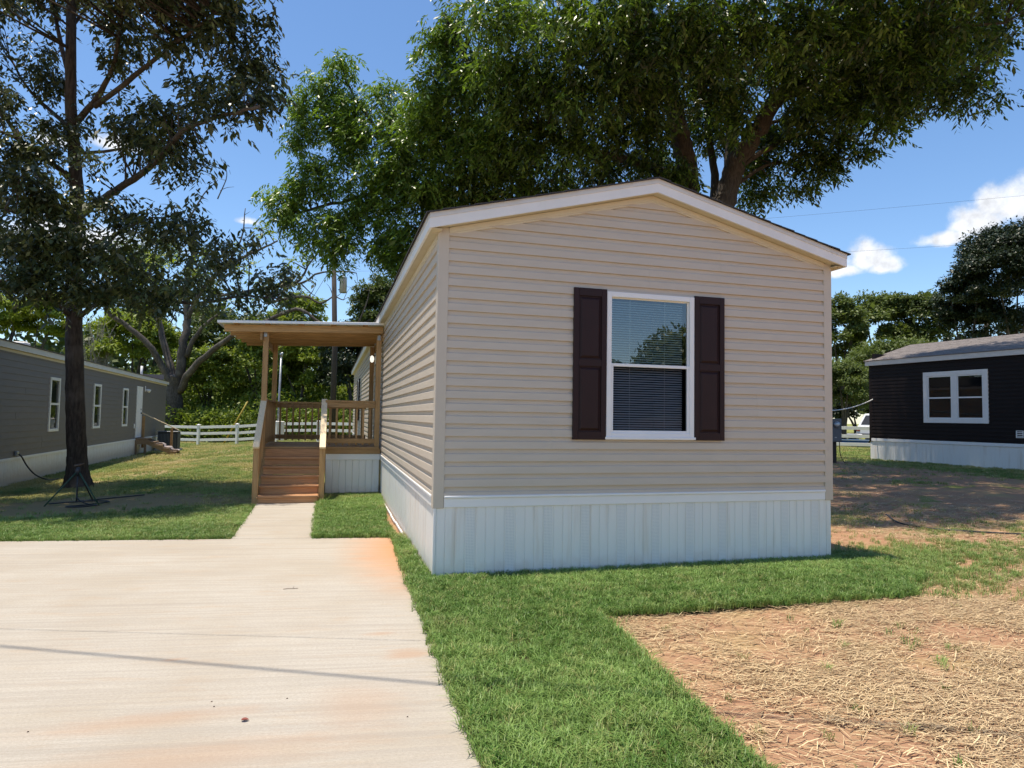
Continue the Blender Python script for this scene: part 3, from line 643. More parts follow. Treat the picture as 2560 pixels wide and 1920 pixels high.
while x < -.03:                                              # ribbed white metal roofing
    e = min(x+.23, -.025); 
    pts = [(x, .024), (x+.012, .040), (x+.030, .040), (x+.042, .024), (e, .024)]; V = []
    for a, h in pts:
        a = min(a, e)
        for yy in (6.07, 8.76):
            for t in (0, .004): V.append(np.array((a, yy, zr(a)+h+t-.003))+P_.off)
    n = len(pts)
    for i in range(n-1):
        b_ = 4*i; rf.add(V[b_:b_+8], [(1, 5, 7, 3), (0, 2, 6, 4), (0, 4, 5, 1), (2, 3, 7, 6)])
    x = e
rf.build('roof_sheet', white_vinyl, po)
pbeam('roof_edge_trim', (-2.79, 6.062, zr(-2.79)+.030), (-.02, 6.062, zr(-.02)+.030), .008, .046, white_vinyl); pbeam('roof_edge_trim', (-2.792, 6.0665, zr(-2.79)+.030), (-2.792, 8.77, zr(-2.79)+.030), .008, .046, white_vinyl)
for p in ((-2.04, YF+.026, 2.85), (-.085, YF+.026, 2.88)): pbox('post_bracket', (p[0]-.035, p[1]-.003, p[2]-.06), (p[0]+.02, p[1]+.0042, p[2]+.03), galv, None, .001)
def railing(a, b, zt, zb, mat, n, skip=0):
    a = np.array(a); b = np.array(b); d = (b-a)/np.linalg.norm(b-a); nrm = np.array((-d[1], d[0]))
    p3 = lambda q, z: (q[0], q[1], z)
    pbeam('top_rail', p3(a, zt-.019), p3(b, zt-.019), .089, .038, mat); pbeam('rail_board', p3(a-nrm*.02, zt-.085), p3(b-nrm*.02, zt-.085), .036, .088, mat); pbeam('bottom_rail', p3(a-nrm*.02, zb+.045), p3(b-nrm*.02, zb+.045), .036, .088, mat)
    for i in range(n):
        q = a+(b-a)*(i+.7)/(n+.4)+nrm*.0165
        pbox('baluster', (q[0]-.017, q[1]-.017, zb-.03), (q[0]+.017, q[1]+.017, zt-.0385), wood_z, None, .003)
railing((-1.0, YF+.055), (-.132, YF+.055), 1.705, DK+.06, wood_x, 7)
railing((-.18, YB-.045), (-1.99, YB-.045), 1.700, DK+.06, wood_x, 14)
railing((-2.04, YB-.10), (-2.04, YF+.125), 1.700, DK+.06, wood_y, 16)
# stairs
pbox('newel_post', (-1.060, 6.331, DK+.001), (-.972, 6.42, 1.664), wood_z)
for x0, x1 in ((-2.083, -1.994), (-1.062, -.974)):
    pbox('newel_post', (x0, 5.42, -.03), (x1, 5.509, .900), wood_z)
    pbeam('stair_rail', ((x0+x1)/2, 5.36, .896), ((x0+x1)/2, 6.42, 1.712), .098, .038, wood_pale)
    pbeam('stair_rail_board', ((x0+x1)/2, 5.44, .870), ((x0+x1)/2, 6.33, 1.555), .034, .088, wood_y)
    pbeam('lower_stair_rail', ((x0+x1)/2, 5.510, .33), ((x0+x1)/2, 6.27, .93), .034, .088, wood_y)
    for k in range(5):
        yy = 5.62+k*.14; pbox('baluster', ((x0+x1)/2+.0175, yy-.017, .42+(yy-5.51)*.79-.05), ((x0+x1)/2+.0515, yy+.017, .93+(yy-5.44)*.77), wood_z, None, .003)
ZS = [.138, .276, .414, .556, .698]; YS = [5.30, 5.53, 5.76, 5.99, 6.20]
for z, y in zip(ZS, YS):
    pbox('tread', (-1.99, y-.015, z-.036), (-1.066, y+.255 if z < .69 else YF-.012, z), wood_step, None, .006)
    pbox('riser', (-1.975, y+.012, z-.138), (-1.075, y+.034, z-.0365), wood_step, None, .002)
pbox('riser', (-1.975, YF-.0315, .6985), (-1.075, YF-.0105, DK-.0365), wood_step, None, .002)
for x0 in (-1.991, -1.0745):
    m_ = MB(); pts = [(5.315, -.02)]
    for z, y in zip(ZS, YS): pts += [(y+.036, z-.14), (y+.036, z-.037)]
    pts += [(YF-.012, ZS[-1]-.037), (YF-.012, .36), (5.62, -.02)]
    V = [np.array((x, y, z))+P_.off for x in (x0-.018, x0+.0175) for y, z in pts]; n = len(pts)
    m_.add(V, [tuple(range(n)), tuple(range(n, 2*n))[::-1]]+[(i, n+i, n+(i+1) % n, (i+1) % n) for i in range(n)]); m_.build('stringer', wood_y, po)
# porch skirting, each panel its own piece
psk = pbox('skirting', (-.97, YF+.034, -.03), (-.03, YF+.05, .70), skirt_white)
x = -.968
for i in range(8):
    e = x+.1165; m_ = MB(); o = P_.off
    pts = [(x+.001, .033), (x+.005, .023), (e-.014, .023), (e-.010, .030), (e-.001, .030)]; V = []
    for a, yy in pts: V += [np.array((a, YF+yy, -.03))+o, np.array((a, YF+yy, .645))+o]
    m_.add(V, [(2*j, 2*j+2, 2*j+3, 2*j+1) for j in range(4)]); m_.build('skirt_panel', skirt_white, psk); x = e
pbox('skirt_trim', (-.972, YF+.004, .640), (-.022, YF+.0225, .7465), white_vinyl)
psl = pbox('skirting', (XL+.044, YF+.06, -.25), (XL+.06, YB-.05, .70), skirt_white)

# ------------------------------------------------------------------ the grey neighbour home on the left
def gable_roof(parent, t0, t1, depth, ze, slope, over, mat_f, mat_s, fh=.15):
    h = depth/2; zp = ze+slope*(h+over)
    box('fascia', (t0-over, -over, ze-fh), (t1+over, -over+.022, ze), mat_f, parent); box('fascia', (t0-over, depth+over-.022, ze-fh), (t1+over, depth+over, ze), mat_f, parent)
    for t in (t0-over, t1+over-.022):
        for a, b in ((-over, h), (depth+over, h)):
            za, zb = ze, zp; V = [(t, a, za-fh), (t+.022, a, za-fh), (t+.022, b, zb-fh), (t, b, zb-fh), (t, a, za), (t+.022, a, za), (t+.022, b, zb), (t, b, zb)]
            mobj('rake_fascia', V, [(0, 1, 2, 3), (4, 7, 6, 5), (0, 4, 5, 1), (1, 5, 6, 2), (2, 6, 7, 3), (3, 7, 4, 0)], mat_f, parent)
    box('soffit', (t0-over+.023, -over+.0225, ze-fh+.004), (t1+over-.023, .0, ze-fh+.012), soffit_cream, parent)
    m_ = MB(); s_ = MB()
    for sg in (0, 1):
        f = (lambda y: y) if sg == 0 else (lambda y: depth-y)
        m_.add([(t0-over-.02, f(-over-.02), ze+.004-.02*slope), (t1+over+.02, f(-over-.02), ze+.004-.02*slope), (t1+over+.02, f(h), zp+.004), (t0-over-.02, f(h), zp+.004)], [(0, 1, 2, 3)])
        y = -over-.03; i = 0
        while y < h-.01:
            e = min(y+.142, h); za = ze+slope*(y+over)+.026; zb = ze+slope*(e+over)+.017; x = t0-over-.03-(i % 3)*.11
            while x < t1+over:
                x2 = min(x+.33+random.uniform(-.03, .03), t1+over+.03); dz = random.uniform(0, .006)
                if x2 > t0-over:
                    xx = max(x, t0-over-.03); s_.add([(xx, f(y), za+dz), (x2-.005, f(y), za+dz), (x2-.005, f(e), zb+dz), (xx, f(e), zb+dz), (xx, f(y), za-.012), (x2-.005, f(y), za-.012)], [(0, 1, 2, 3), (0, 4, 5, 1)])
                x = x2
            y = e; i += 1
    rf_ = m_.build('roof', mat_s, parent); tag(s_.build('shingles', mat_s, rf_), kind='stuff'); return zp
KL = 1.17; LG = CAM[2]*(1-KL)
lref = CAM[:2]+KL*(np.array([-6.764, 8.458])-CAM[:2])
lh = empty('mobile_home', (lref[0], lref[1], LG), math.atan2(.9988, -.0494), 'long grey lap-sided mobile home with white door and narrow windows, behind the oak', 'mobile home')
T0, T1, DEP, LTOP = -5.0, 18.55, 4.3, 3.02
lw = box('front_wall', (T0, .003, .5), (T1, .12, LTOP), siding_grey, lh)
for nm, lo, hi in (('side_wall', (T0, .121, .5), (T0+.1, DEP, 3.5)), ('side_wall', (T1-.1, .121, .5), (T1, DEP, 3.5)), ('rear_wall', (T0+.1, DEP-.1, .5), (T1-.1, DEP-.001, LTOP))): box(nm, lo, hi, siding_grey, lh)
wins = [(2.64, 3.38), (6.49, 7.27), (10.12, 10.88)]
planks(lw, siding_grey, T1-T0, .60, LTOP, .1450, .745, kind='lap', holes=[(a-T0+.02, b-T0-.02, 1.15, 2.52) for a, b in wins]+[(12.36-T0, 13.30-T0, .66, 2.68)], axis=lambda x, o, z: (x+T0, -o, z),
       seams=((7.3, 1, 2), (11.2, 6, 6), (6.1, 10, 10), (14.4, 4, 4), (10.4, 13, 13), (5.6, 6, 6), (15.2, 9, 9)))
for a, b in wins:
    m_ = MB(); frame4(m_, a, b, 1.13, 2.54, .075, -.040, .05); wn = m_.build('window', white_vinyl, lh)
    box('meeting_rail', (a+.0755, -.032, 1.82), (b-.0755, .02, 1.875), white_vinyl, wn)
    for z0, z1 in ((1.2055, 1.8195), (1.8755, 2.4645)): box('pane', (a+.074, -.004, z0), (b-.074, -.001, z1), glass_dark, wn); box('backing', (a+.075, .03, z0+.001), (b-.075, .034, z1-.001), interior, wn)
d_ = MB(); frame4(d_, 12.34, 13.33, .64, 2.70, .05, -.030, .04); dfr = d_.build('door', white_vinyl, lh); box('leaf', (12.391, -.012, .691), (13.279, .03, 2.649), white_trim, dfr, .004); v, f = tubegeo([(13.17, -.06, 1.62), (13.17, -.04, 1.62), (13.17, -.0125, 1.62)], [.03, .034, .02], 10); mobj('handle', v, f, darkmetal, dfr, True); v, f = tubegeo([(13.17, -.03, 1.78), (13.17, -.0125, 1.78)], [.026, .026], 10); mobj('deadbolt', v, f, darkmetal, dfr, True)
gable_roof(lh, T0, T1, DEP, 3.15, .22, .10, fascia_grey, shingle_grey, .135)
box('eave_frieze', (T0, -.022, 2.955), (T1, -.0005, 3.012), trim_cream, lh)
lsk = box('skirting', (T0, .02, -.1), (T1, .05, .56), skirt_white, lh); skirt_run(lsk, T1-T0, -.1, .545, lambda x, o, z: (T0+x, -o, z), 0, perf=False, period=.368)
box('skirt_trim', (T0, -.026, .545), (T1, -.0005, .605), white_vinyl, lh, .003)
lt = empty('wall_lamp', (0, 0, 0), 0, 'small white double floodlight beside the door of the grey home', 'lamp'); lt.location = lh.location; lt.rotation_euler = lh.rotation_euler
box('mount', (13.70, -.045, 2.52), (13.78, -.016, 2.76), white_trim, lt, .01)
for xx in (13.86, 14.02):
    v, f = tubegeo([(xx, -.03, 2.60), (xx, -.10, 2.58), (xx, -.17, 2.55)], [.03, .06, .07], 10); mobj('lamp_head', v, f, white_trim, lt, True)
box('arm', (13.781, -.04, 2.60), (14.05, -.029, 2.63), white_trim, lt)
ob_ = MB().box((11.97, -.05, 1.02), (12.09, -.014, 1.20), .008).build('outlet_box', white_trim, lh)
v, f = tubegeo([(15.8, .55, 3.2), (15.8, .55, 3.42), (15.8, .55, 3.72)], [.05, .05, .05], 10); mobj('vent_pipe', v, f, white_trim, lh, True)
v, f = tubegeo([(4.5, 1.2, 3.3), (4.5, 1.2, 3.58)], [.06, .06], 10); mobj('vent_pipe', v, f, white_trim, lh, True); box('roof_vent', (3.6, .9, 3.36), (4.0, 1.3, 3.50), white_trim, lh, .02)
box('hose_bib', (.62, -.07, .64), (.74, -.014, .74), galv, lh, .01)
lrot = Matrix.Translation(lh.location) @ Matrix.Rotation(lh.rotation_euler.z, 4, 'Z')
def lw2(x, y, z): return tuple(lrot @ Vector((x, y, z)))
hp = [lw2(.68, -.08, .68), lw2(.70, -.14, .60), lw2(.78, -.22, .40), lw2(.95, -.34, .18), lw2(1.25, -.5, .04), lw2(1.7, -.62, .02), lw2(2.6, -.7, .02)]
tag(tube('garden_hose', cat(hp, 6), .016, rubber), 'black garden hose hanging from the tap on the grey home', 'hose')
st = empty('entry_steps', lw2(12.8, -.6, 0), lh.rotation_euler.z, 'small dark wooden entry steps with one handrail under the white door of the grey home', 'steps')
def sbox(n, lo, hi, m, c=.004): return box(n, np.array(lo)-np.array((12.8, -.6, 0)), np.array(hi)-np.array((12.8, -.6, 0)), m, st, c)
for i, (z, o0, o1) in enumerate(((.62, -.02, -.42), (.49, -.40, -.70), (.36, -.68, -.98), (.23, -.96, -1.24), (.10, -1.22, -1.50))):
    sbox('tread', (12.38, o1, z-.04), (13.32, o0, z), wood_old); 
for t in (12.40, 13.26):
    V = [(t+dx-12.8, y+.6, z) for dx in (0, .04) for y, z in ((-.03, .579), (-.42, .579), (-1.5, .06), (-1.5, -.02), (-1.28, -.02), (-.42, .38), (-.03, .38))]
    mobj('stringer', V, [tuple(range(7)), tuple(range(7, 14))[::-1]]+[(i, 7+i, 7+(i+1) % 7, (i+1) % 7) for i in range(7)], wood_old, st)
for y0 in (-.06, -.40): sbox('leg', (12.44, y0, -.04), (12.52, y0+.08, .578), wood_old)
sbox('post', (13.32, -.14, .2), (13.40, -.05, 1.50), wood_y); sbox('post', (13.32, -1.20, -.02), (13.40, -1.11, 1.02), wood_y)
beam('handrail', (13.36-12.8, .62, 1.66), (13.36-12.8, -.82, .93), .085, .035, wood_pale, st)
cl_v = []; cl_f = []; pr = [(-.66, .375), (-.80, .385), (-.93, .39), (-.99, .37), (-1.0, .29), (-1.02, .26), (-1.14, .255), (-1.24, .25), (-1.27, .20), (-1.28, .14), (-1.36, .125), (-1.50, .13), (-1.56, .10)]
for i, (y, z) in enumerate(pr):
    for j in range(9): cl_v.append((12.62-12.8+j*.06+.03*math.sin(i*.9), y+.6+.02*math.sin(j*1.7+i), z+.006+.018*(1+math.sin(j*1.9+i*.8))))
for i in range(len(pr)-1):
    for j in range(8): cl_f.append((i*9+j, i*9+j+1, (i+1)*9+j+1, (i+1)*9+j))
tw = mobj('towel', cl_v, cl_f, cloth_grey, None, True); tw.location = st.location; tw.rotation_euler = st.rotation_euler; tag(tw, 'crumpled greyish towel draped over the lower entry steps', 'towel')
ac = empty('air_conditioner', lw2(16.1, -.62, .0), lh.rotation_euler.z, 'dark outdoor air conditioner unit standing beside the grey home near the white fence', 'air conditioner')
box('pad', (-.5, -.5, -.06), (.5, .5, .03), conc, ac); box('case', (-.40, -.40, .031), (.40, .40, .78), darkmetal, ac, .02)
for s in range(4):
    for k in range(13):
        a = -.34+k*.0567; lo, hi = ((a, -.412, .09), (a+.022, -.4005, .72)); 
        q = [(lo, hi), ((-hi[0], .4005, .09), (-lo[0], .412, .72)), ((.4005, a, .09), (.412, a+.022, .72)), ((-.412, a, .09), (-.4005, a+.022, .72))][s]; box('grille_slat', q[0], q[1], greymetal, ac)
box('top', (-.42, -.42, .781), (.42, .42, .82), greymetal, ac, .01)

# ------------------------------------------------------------------ the black neighbour home on the right
KR = .81; RG = CAM[2]*(1-KR); rref = CAM[:2]+KR*(np.array([20.448, 16.064])-CAM[:2])
rh = empty('mobile_home', (rref[0], rref[1], RG), math.atan2(-.9921, .1252), 'black-sided mobile home with grey shingle roof and white double window, at the right edge', 'mobile home')
RL, RD, RTOP = 17.0, 4.4, 3.10
rw = box('front_wall', (0, .003, .55), (RL, .12, RTOP), siding_black, rh)
for nm, lo, hi in (('side_wall', (.0, .121, .55), (.1, RD, 3.5)), ('side_wall', (RL-.1, .121, .55), (RL, RD, 3.5)), ('rear_wall', (.1, RD-.1, .55), (RL-.1, RD-.001, RTOP))): box(nm, lo, hi, siding_black, rh)
planks(rw, siding_black, RL, .69, RTOP, .1131, .76, holes=[(1.90, 3.69, 1.27, 2.72)])
box('corner_post', (-.02, -.018, .58), (.08, .0, RTOP), siding_black, rh, .003)
m_ = MB(); frame4(m_, 1.86, 3.73, 1.226, 2.76, .125, -.045, .02); wn = m_.build('window', white_trim, rh)
box('mullion', (2.725, -.044, 1.352), (2.865, .02, 2.634), white_trim, wn, .004)
for a, b in ((1.986, 2.724), (2.866, 3.604)):
    m_ = MB(); frame4(m_, a, b, 1.352, 2.634, .035, -.030, .02); m_.build('sash', white_vinyl, wn); box('meeting_rail', (a+.0355, -.028, 1.955), (b-.0355, .02, 1.995), white_vinyl, wn)
    for z0, z1 in ((1.3875, 1.9545), (1.9955, 2.5985)): box('pane', (a+.036, -.006, z0), (b-.036, -.003, z1), glass_dark, wn)
    for k in range(40): box('blind_slat', (a+.045, .030, 1.39+k*.0302), (b-.045, .042, 1.39+k*.0302+.024), blind_white, wn) if k > 18 else None
box('backing', (1.95, .06, 1.30), (3.64, .064, 2.68), interior, wn)
gable_roof(rh, 0, RL, RD, 3.24, .30, .10, fascia_grey, shingle_grey, .15)
gw = [(0.05, .10, RTOP), (.05, RD-.1, RTOP), (.05, RD/2, 3.80)]; mobj('gable', gw+[(.09, y, z) for _, y, z in gw], [(0, 1, 2), (3, 5, 4), (0, 3, 4, 1), (1, 4, 5, 2), (2, 5, 3, 0)], siding_black, rh)
rsk = box('skirting', (0, .02, -.25), (RL, .05, .62), skirt_white, rh); skirt_run(rsk, RL, -.25, .60, lambda x, o, z: (x, -o, z), 0, perf=False)
box('skirt_trim', (.06, -.030, .60), (RL, -.0005, .69), white_vinyl, rh, .003)
m_ = MB(); frame4(m_, 4.42, 4.60, .85, 1.05, .02, -.04, -.014)
for k in range(3): m_.box((4.441, -.036, .885+k*.05), (4.579, -.018, .905+k*.05))
m_.build('wall_vent', white_trim, rh)

# ------------------------------------------------------------------ white rail fence
f0, fd = np.array([-7.88, 33.5]), np.array([.8725, -.4886]); SP = 2.44
fence = empty('rail_fence', (0, 0, 0), 0, 'long white vinyl three-rail fence along the back of the yards', 'fence')
pm = None
for k in range(-3, 17):
    q = f0+fd*SP*k; z = float(terrain(*q)); o_ = empty if 0 else None
    if pm is None:
        m_ = MB().box((-.065, -.065, -.1), (.065, .065, 1.08), .006); m_.add([(-.085, -.085, 1.081), (.085, -.085, 1.081), (.085, .085, 1.081), (-.085, .085, 1.081), (-.085, -.085, 1.105), (.085, -.085, 1.105), (.085, .085, 1.105), (-.085, .085, 1.105), (0, 0, 1.15)], [(0, 3, 2, 1), (0, 1, 5, 4), (1, 2, 6, 5), (2, 3, 7, 6), (3, 0, 4, 7), (4, 5, 8), (5, 6, 8), (6, 7, 8), (7, 4, 8)])
        pm = m_.build('post', white_vinyl, fence); o = pm
    else:
        o = bpy.data.objects.new('post', pm.data); COL.objects.link(o); o.parent = fence
    o.location = (q[0], q[1], z); o.rotation_euler = (0, 0, math.atan2(fd[1], fd[0])+random.uniform(-.03, .03))
    if k < 16:
        q2 = f0+fd*SP*(k+1); z2 = float(terrain(*q2)); a = q+fd*.065; b = q2-fd*.065
        for h in (.27, .62, .97): beam('rail', (a[0], a[1], z+h), (b[0], b[1], z2+h), .045, .14, white_vinyl, fence, c=.004)

# ------------------------------------------------------------------ yard things
mp_ = at(1803, 945, 19.6); mz = float(terrain(mp_[0], mp_[1]))
me_ = empty('meter_pedestal', (mp_[0], mp_[1], mz), YAW*-1-.2, 'grey electric meter box on a post beside the right corner of the tan home', 'meter box')
box('post', (-.05, .0, -.2), (.05, .09, 1.0), polewood, me_, .006); box('cabinet', (-.17, -.10, .62), (.17, -.001, 1.32), greymetal, me_, .012); box('lower_door', (-.15, -.112, .65), (.15, -.1005, .98), greymetal, me_, .006)
v, f = tubegeo([(0.04, -.10, 1.14), (0.04, -.15, 1.14), (0.04, -.20, 1.14), (.04, -.215, 1.14)], [.095, .095, .085, .04], 16); mobj('meter', v, f, galv, me_, True)
box('latch', (-.03, -.122, .74), (.03, -.1125, .77), galv, me_, .003); tube('conduit', [(-.09, -.05, -.1), (-.09, -.05, .61)], .025, darkmetal, me_); tube('cable', cat([(.12, -.05, .62), (.13, -.06, .3), (.2, -.1, .06), (.3, -.12, .0)], 6), .012, rubber, me_)
P = onground(140, 1118); apex = np.array([P[0], P[1], 0])
a0 = onground(165, 1090); zc = float(terrain(a0[0], a0[1])); tr_ = empty('tripod_sprinkler', (a0[0], a0[1], zc), 0, 'green and black tripod sprinkler standing in the shade before the oak', 'sprinkler')
hgt = .54
for ang, mt in ((-2.75, green_metal), (-.45, green_metal), (1.3, darkmetal)):
    e = np.array([math.cos(ang)*.42, math.sin(ang)*.42, .0]); tube('leg', [(0, 0, hgt), e*.5+np.array([0, 0, hgt*.5]), e], .011, mt, tr_)
v, f = tubegeo([(0, 0, hgt-.08), (0, 0, hgt), (0, 0, hgt+.05)], [.03, .04, .025], 8); mobj('hub', v, f, darkmetal, tr_, True); tube('riser_pipe', [(0, 0, .05), (0, 0, hgt-.08)], .013, darkmetal, tr_)
v, f = tubegeo([(-.06, 0, hgt+.08), (0, 0, hgt+.085), (.08, 0, hgt+.11)], [.012, .016, .010], 8); mobj('sprinkler_head', v, f, twig_mat, tr_, True)
ha = a0[:2]; hz = lambda x, y: (x, y, float(terrain(x, y))+.02)
hp = [(a0[0], a0[1], zc+.30), (a0[0]+.03, a0[1]-.05, zc+.10), hz(ha[0]+.25, ha[1]-.25), hz(ha[0]+.42, ha[1]-.45), hz(ha[0]+.22, ha[1]-.62), hz(ha[0]+.02, ha[1]-.5), hz(ha[0]+.25, ha[1]-.32), hz(ha[0]+.45, ha[1]+.05), hz(ha[0]+.1, ha[1]+.3), hz(ha[0]-.45, ha[1]+.2), hz(ha[0]-.1, ha[1]+.4), hz(ha[0]+.75, ha[1]+.9)]
tag(tube('garden_hose', cat(hp, 8), .011, rubber), 'black hose coiled on the ground under the tripod sprinkler', 'hose')
hz2 = lambda p: (p[0], p[1], float(terrain(p[0], p[1]))+.012)
hp = [onground(1915, 1113), onground(1940, 1130), onground(2000, 1142), onground(2100, 1150), onground(2220, 1156), onground(2400, 1160)]
tag(tube('irrigation_pipe', cat([hz2(p) for p in hp], 8), .012, rubber), 'thin black pipe lying across the shaded straw right of the tan home', 'pipe')
# twig and dry leaf lying on the driveway
tp = onground(627, 1276); t1 = cat([(tp[0]-.055, tp[1]-.005, .017), (tp[0]-.015, tp[1], .019), (tp[0]+.025, tp[1], .018), (tp[0]+.06, tp[1]+.003, .016)], 4); m_ = MB().add(*tubegeo(t1, .0022, 5)); m_.add(*tubegeo([(tp[0]+.02, tp[1], .018), (tp[0]+.028, tp[1]+.015, .030)], .0015, 4)); tag(m_.build('twig', twig_mat), 'thin dry twig lying on the concrete driveway', 'twig')
lp = onground(528, 1564); V = []; nn = 10
for i in range(nn): a = i/nn*2*math.pi; V.append((lp[0]+.017*math.cos(a)*(1+.2*math.cos(3*a)), lp[1]+.011*math.sin(a), .018+.008*abs(math.sin(a))))
V.append((lp[0], lp[1], .017)); tag(mobj('fallen_leaf', V, [(i, (i+1) % nn, nn) for i in range(nn)], dead_red), 'small dark red fallen leaf on the driveway', 'leaf')
gr_ = random.Random(5); 
for i, (uu, vv) in enumerate(((457, 1522), (462, 1533), (620, 1515), (880, 1555), (60, 1588))):
    p = onground(uu, vv); v, f = tubegeo([(p[0]-.004, p[1], .013), (p[0]-.002, p[1], .015), (p[0]+.002, p[1]+.001, .0155), (p[0]+.004, p[1], .013)], [.0005, .0022, .0024, .0005], 6, .2)
    tag(mobj('pebble', v, f, twig_mat), ['tiny dark pebble on the driveway, the nearer-left one of a close pair', 'tiny dark pebble on the driveway, the right one of a close pair', 'tiny dark pebble on the driveway right of the red leaf', 'tiny dark pebble on the driveway near the lower grass edge', 'tiny dark pebble at the bottom left corner of the driveway'][i], 'pebble', 'dark pebbles scattered on the driveway')

# ------------------------------------------------------------------ poles and wires
def catenary(a, b, sag, n=24):
    t = np.linspace(0, 1, n)[:, None]; P = np.array(a)*(1-t)+np.array(b)*t; P[:, 2] -= (4*sag*t*(1-t))[:, 0]; return P
pb = at(718, 905, 36.0); pz = float(terrain(pb[0], pb[1])); ptop = at(721, 525, 36.0)
pole = empty('utility_pole', (pb[0], pb[1], pz), 0, 'tall wooden utility pole with grey transformer, seen behind the porch', 'utility pole')
v, f = tubegeo([(0, 0, -.2), (0.02, 0, 5), (ptop[0]-pb[0], 0, ptop[2]-pz)], [.17, .15, .12], 12); mobj('shaft', v, f, polewood, pole, True)
tz = at(720, 612, 36.0)[2]-pz
v, f = tubegeo([(.36, -.1, tz-.45), (.36, -.1, tz-.42), (.36, -.1, tz+.38), (.36, -.1, tz+.42), (.36, -.1, tz+.45)], [.17, .20, .20, .21, .12], 16); mobj('transformer', v, f, galv, pole, True)
box('bracket', (.10, -.06, tz-.3), (.20, .0, tz-.25), darkmetal, pole); box('bracket', (.10, -.06, tz+.22), (.20, .0, tz+.27), darkmetal, pole)
v, f = tubegeo([(.36, -.1, tz+.45), (.36, -.1, tz+.6), (.30, -.1, tz+.75)], [.05, .05, .02], 8); mobj('insulator', v, f, galv, pole, True)
v, f = tubegeo([(.50, -.1, tz+.2), (.56, -.12, tz-.05), (.50, -.1, tz-.4)], .012, 6); mobj('lead_wire', v, f, rubber, pole, True)
wire = lambda a, b, sag, lab, r=.0042: tag(tube('power_line', catenary(a, b, sag), r, rubber, None, 5), lab, 'power line')
wire((ptop[0]+.05, ptop[1], ptop[2]-.2), at(2420, 402, 26), .25, 'upper thin power line crossing the sky right of the gable')
wire((pb[0]+.3, pb[1]-.1, pz+tz+.75), at(2420, 506, 26), .25, 'lower thin power line crossing the clouds right of the gable')
gb = at(483, 952, 37.2); gz = float(terrain(gb[0], gb[1])); gt = at(535, 868, 36.6)
gy = empty('guy_wire', (gb[0], gb[1], gz), 0, 'slanted guy wire with yellow guard before the shrubs left of the porch', 'guy wire')
dv = np.array([gt[0]-gb[0], gt[1]-gb[1], gt[2]-gz]); tp_ = np.array([ptop[0]-gb[0], ptop[1]-gb[1], ptop[2]-gz-1.2])
tube('guard', [dv*.0+(0, 0, 0), dv*.5, dv], .045, yellow_plastic, gy); tube('cable', [dv*.99, tp_*.5+dv*.5*.0+(0, 0, 0), tp_], .012, darkmetal, gy, 5)
mb_ = at(600, 935, 17.0); mast = empty('meter_mast', (mb_[0], mb_[1], float(terrain(mb_[0], mb_[1]))), 0, 'thin galvanised service pipe with weather cap behind the porch', 'service mast')
mt_ = at(602, 768, 17.0)[2]-mast.location.z; tube('pipe', [(0, 0, -.1), (0, 0, mt_*.5), (.02, 0, mt_)], .026, galv, mast); v, f = tubegeo([(.02, 0, mt_-.02), (.02, 0, mt_+.05), (.06, -.02, mt_+.09)], [.035, .04, .02], 8); mobj('weather_cap', v, f, galv, mast, True)
box('meter_can', (-.02, -.16, .75), (.16, -.03, 1.25), white_trim, mast, .01); box('strap', (-.03, -.03, 1.4), (.03, .03, 1.43), galv, mast)
rb = at(2136, 760, 44.0); rz_ = float(terrain(rb[0], rb[1])); rt = at(2128, 632, 44.0)
rp = empty('utility_pole', (rb[0], rb[1], rz_), 0, 'distant dark utility pole with crossarm standing behind the black home', 'utility pole')
v, f = tubegeo([(0, 0, -.2), (rt[0]-rb[0], rt[1]-rb[1], rt[2]-rz_)], [.18, .13], 10); mobj('shaft', v, f, polewood, rp, True); h_ = rt[2]-rz_
beam('crossarm', (rt[0]-rb[0]-.9, .1, h_-.45), (rt[0]-rb[0]+.9, .1, h_-.45), .10, .12, polewood, rp)
for xx in (-.8, -.4, .8): v, f = tubegeo([(rt[0]-rb[0]+xx, .1, h_-.4), (rt[0]-rb[0]+xx, .1, h_-.25)], [.04, .05], 8); mobj('insulator', v, f, galv, rp, True)
wire((rt[0]+.8, rt[1]+.1, rt[2]-.22), at(2330, 600, 38), .3, 'dark power line running right from the distant pole crossarm'); wire((rt[0]-.8, rt[1]+.1, rt[2]-.22), at(1900, 720, 60), .3, 'dark power line running left from the distant pole before the trees')
wire(at(1780, 887, 19.0), tuple(Matrix.Translation(rh.location) @ Matrix.Rotation(rh.rotation_euler.z, 4, 'Z') @ Vector((.0, .3, 2.05))), .12, 'pale service cable sagging towards the black home', .018).data.materials[0] = white_trim
# overhead service cable above the driveway, out of the top of the frame; its shadow crosses the concrete
hs = 6.0; off = np.array([-.195, .008])*hs; a = np.array([-2.797, -1.076]); b = np.array([-.343, -2.22]); dd = (b-a)/np.linalg.norm(b-a)
tag(tube('overhead_cable', catenary((*(a-dd*9+off), hs+.1), (*(b+dd*9+off), hs+.1), .12, 40), .011, rubber, None, 6), 'overhead black cable casting its thin shadow on the driveway', 'cable')

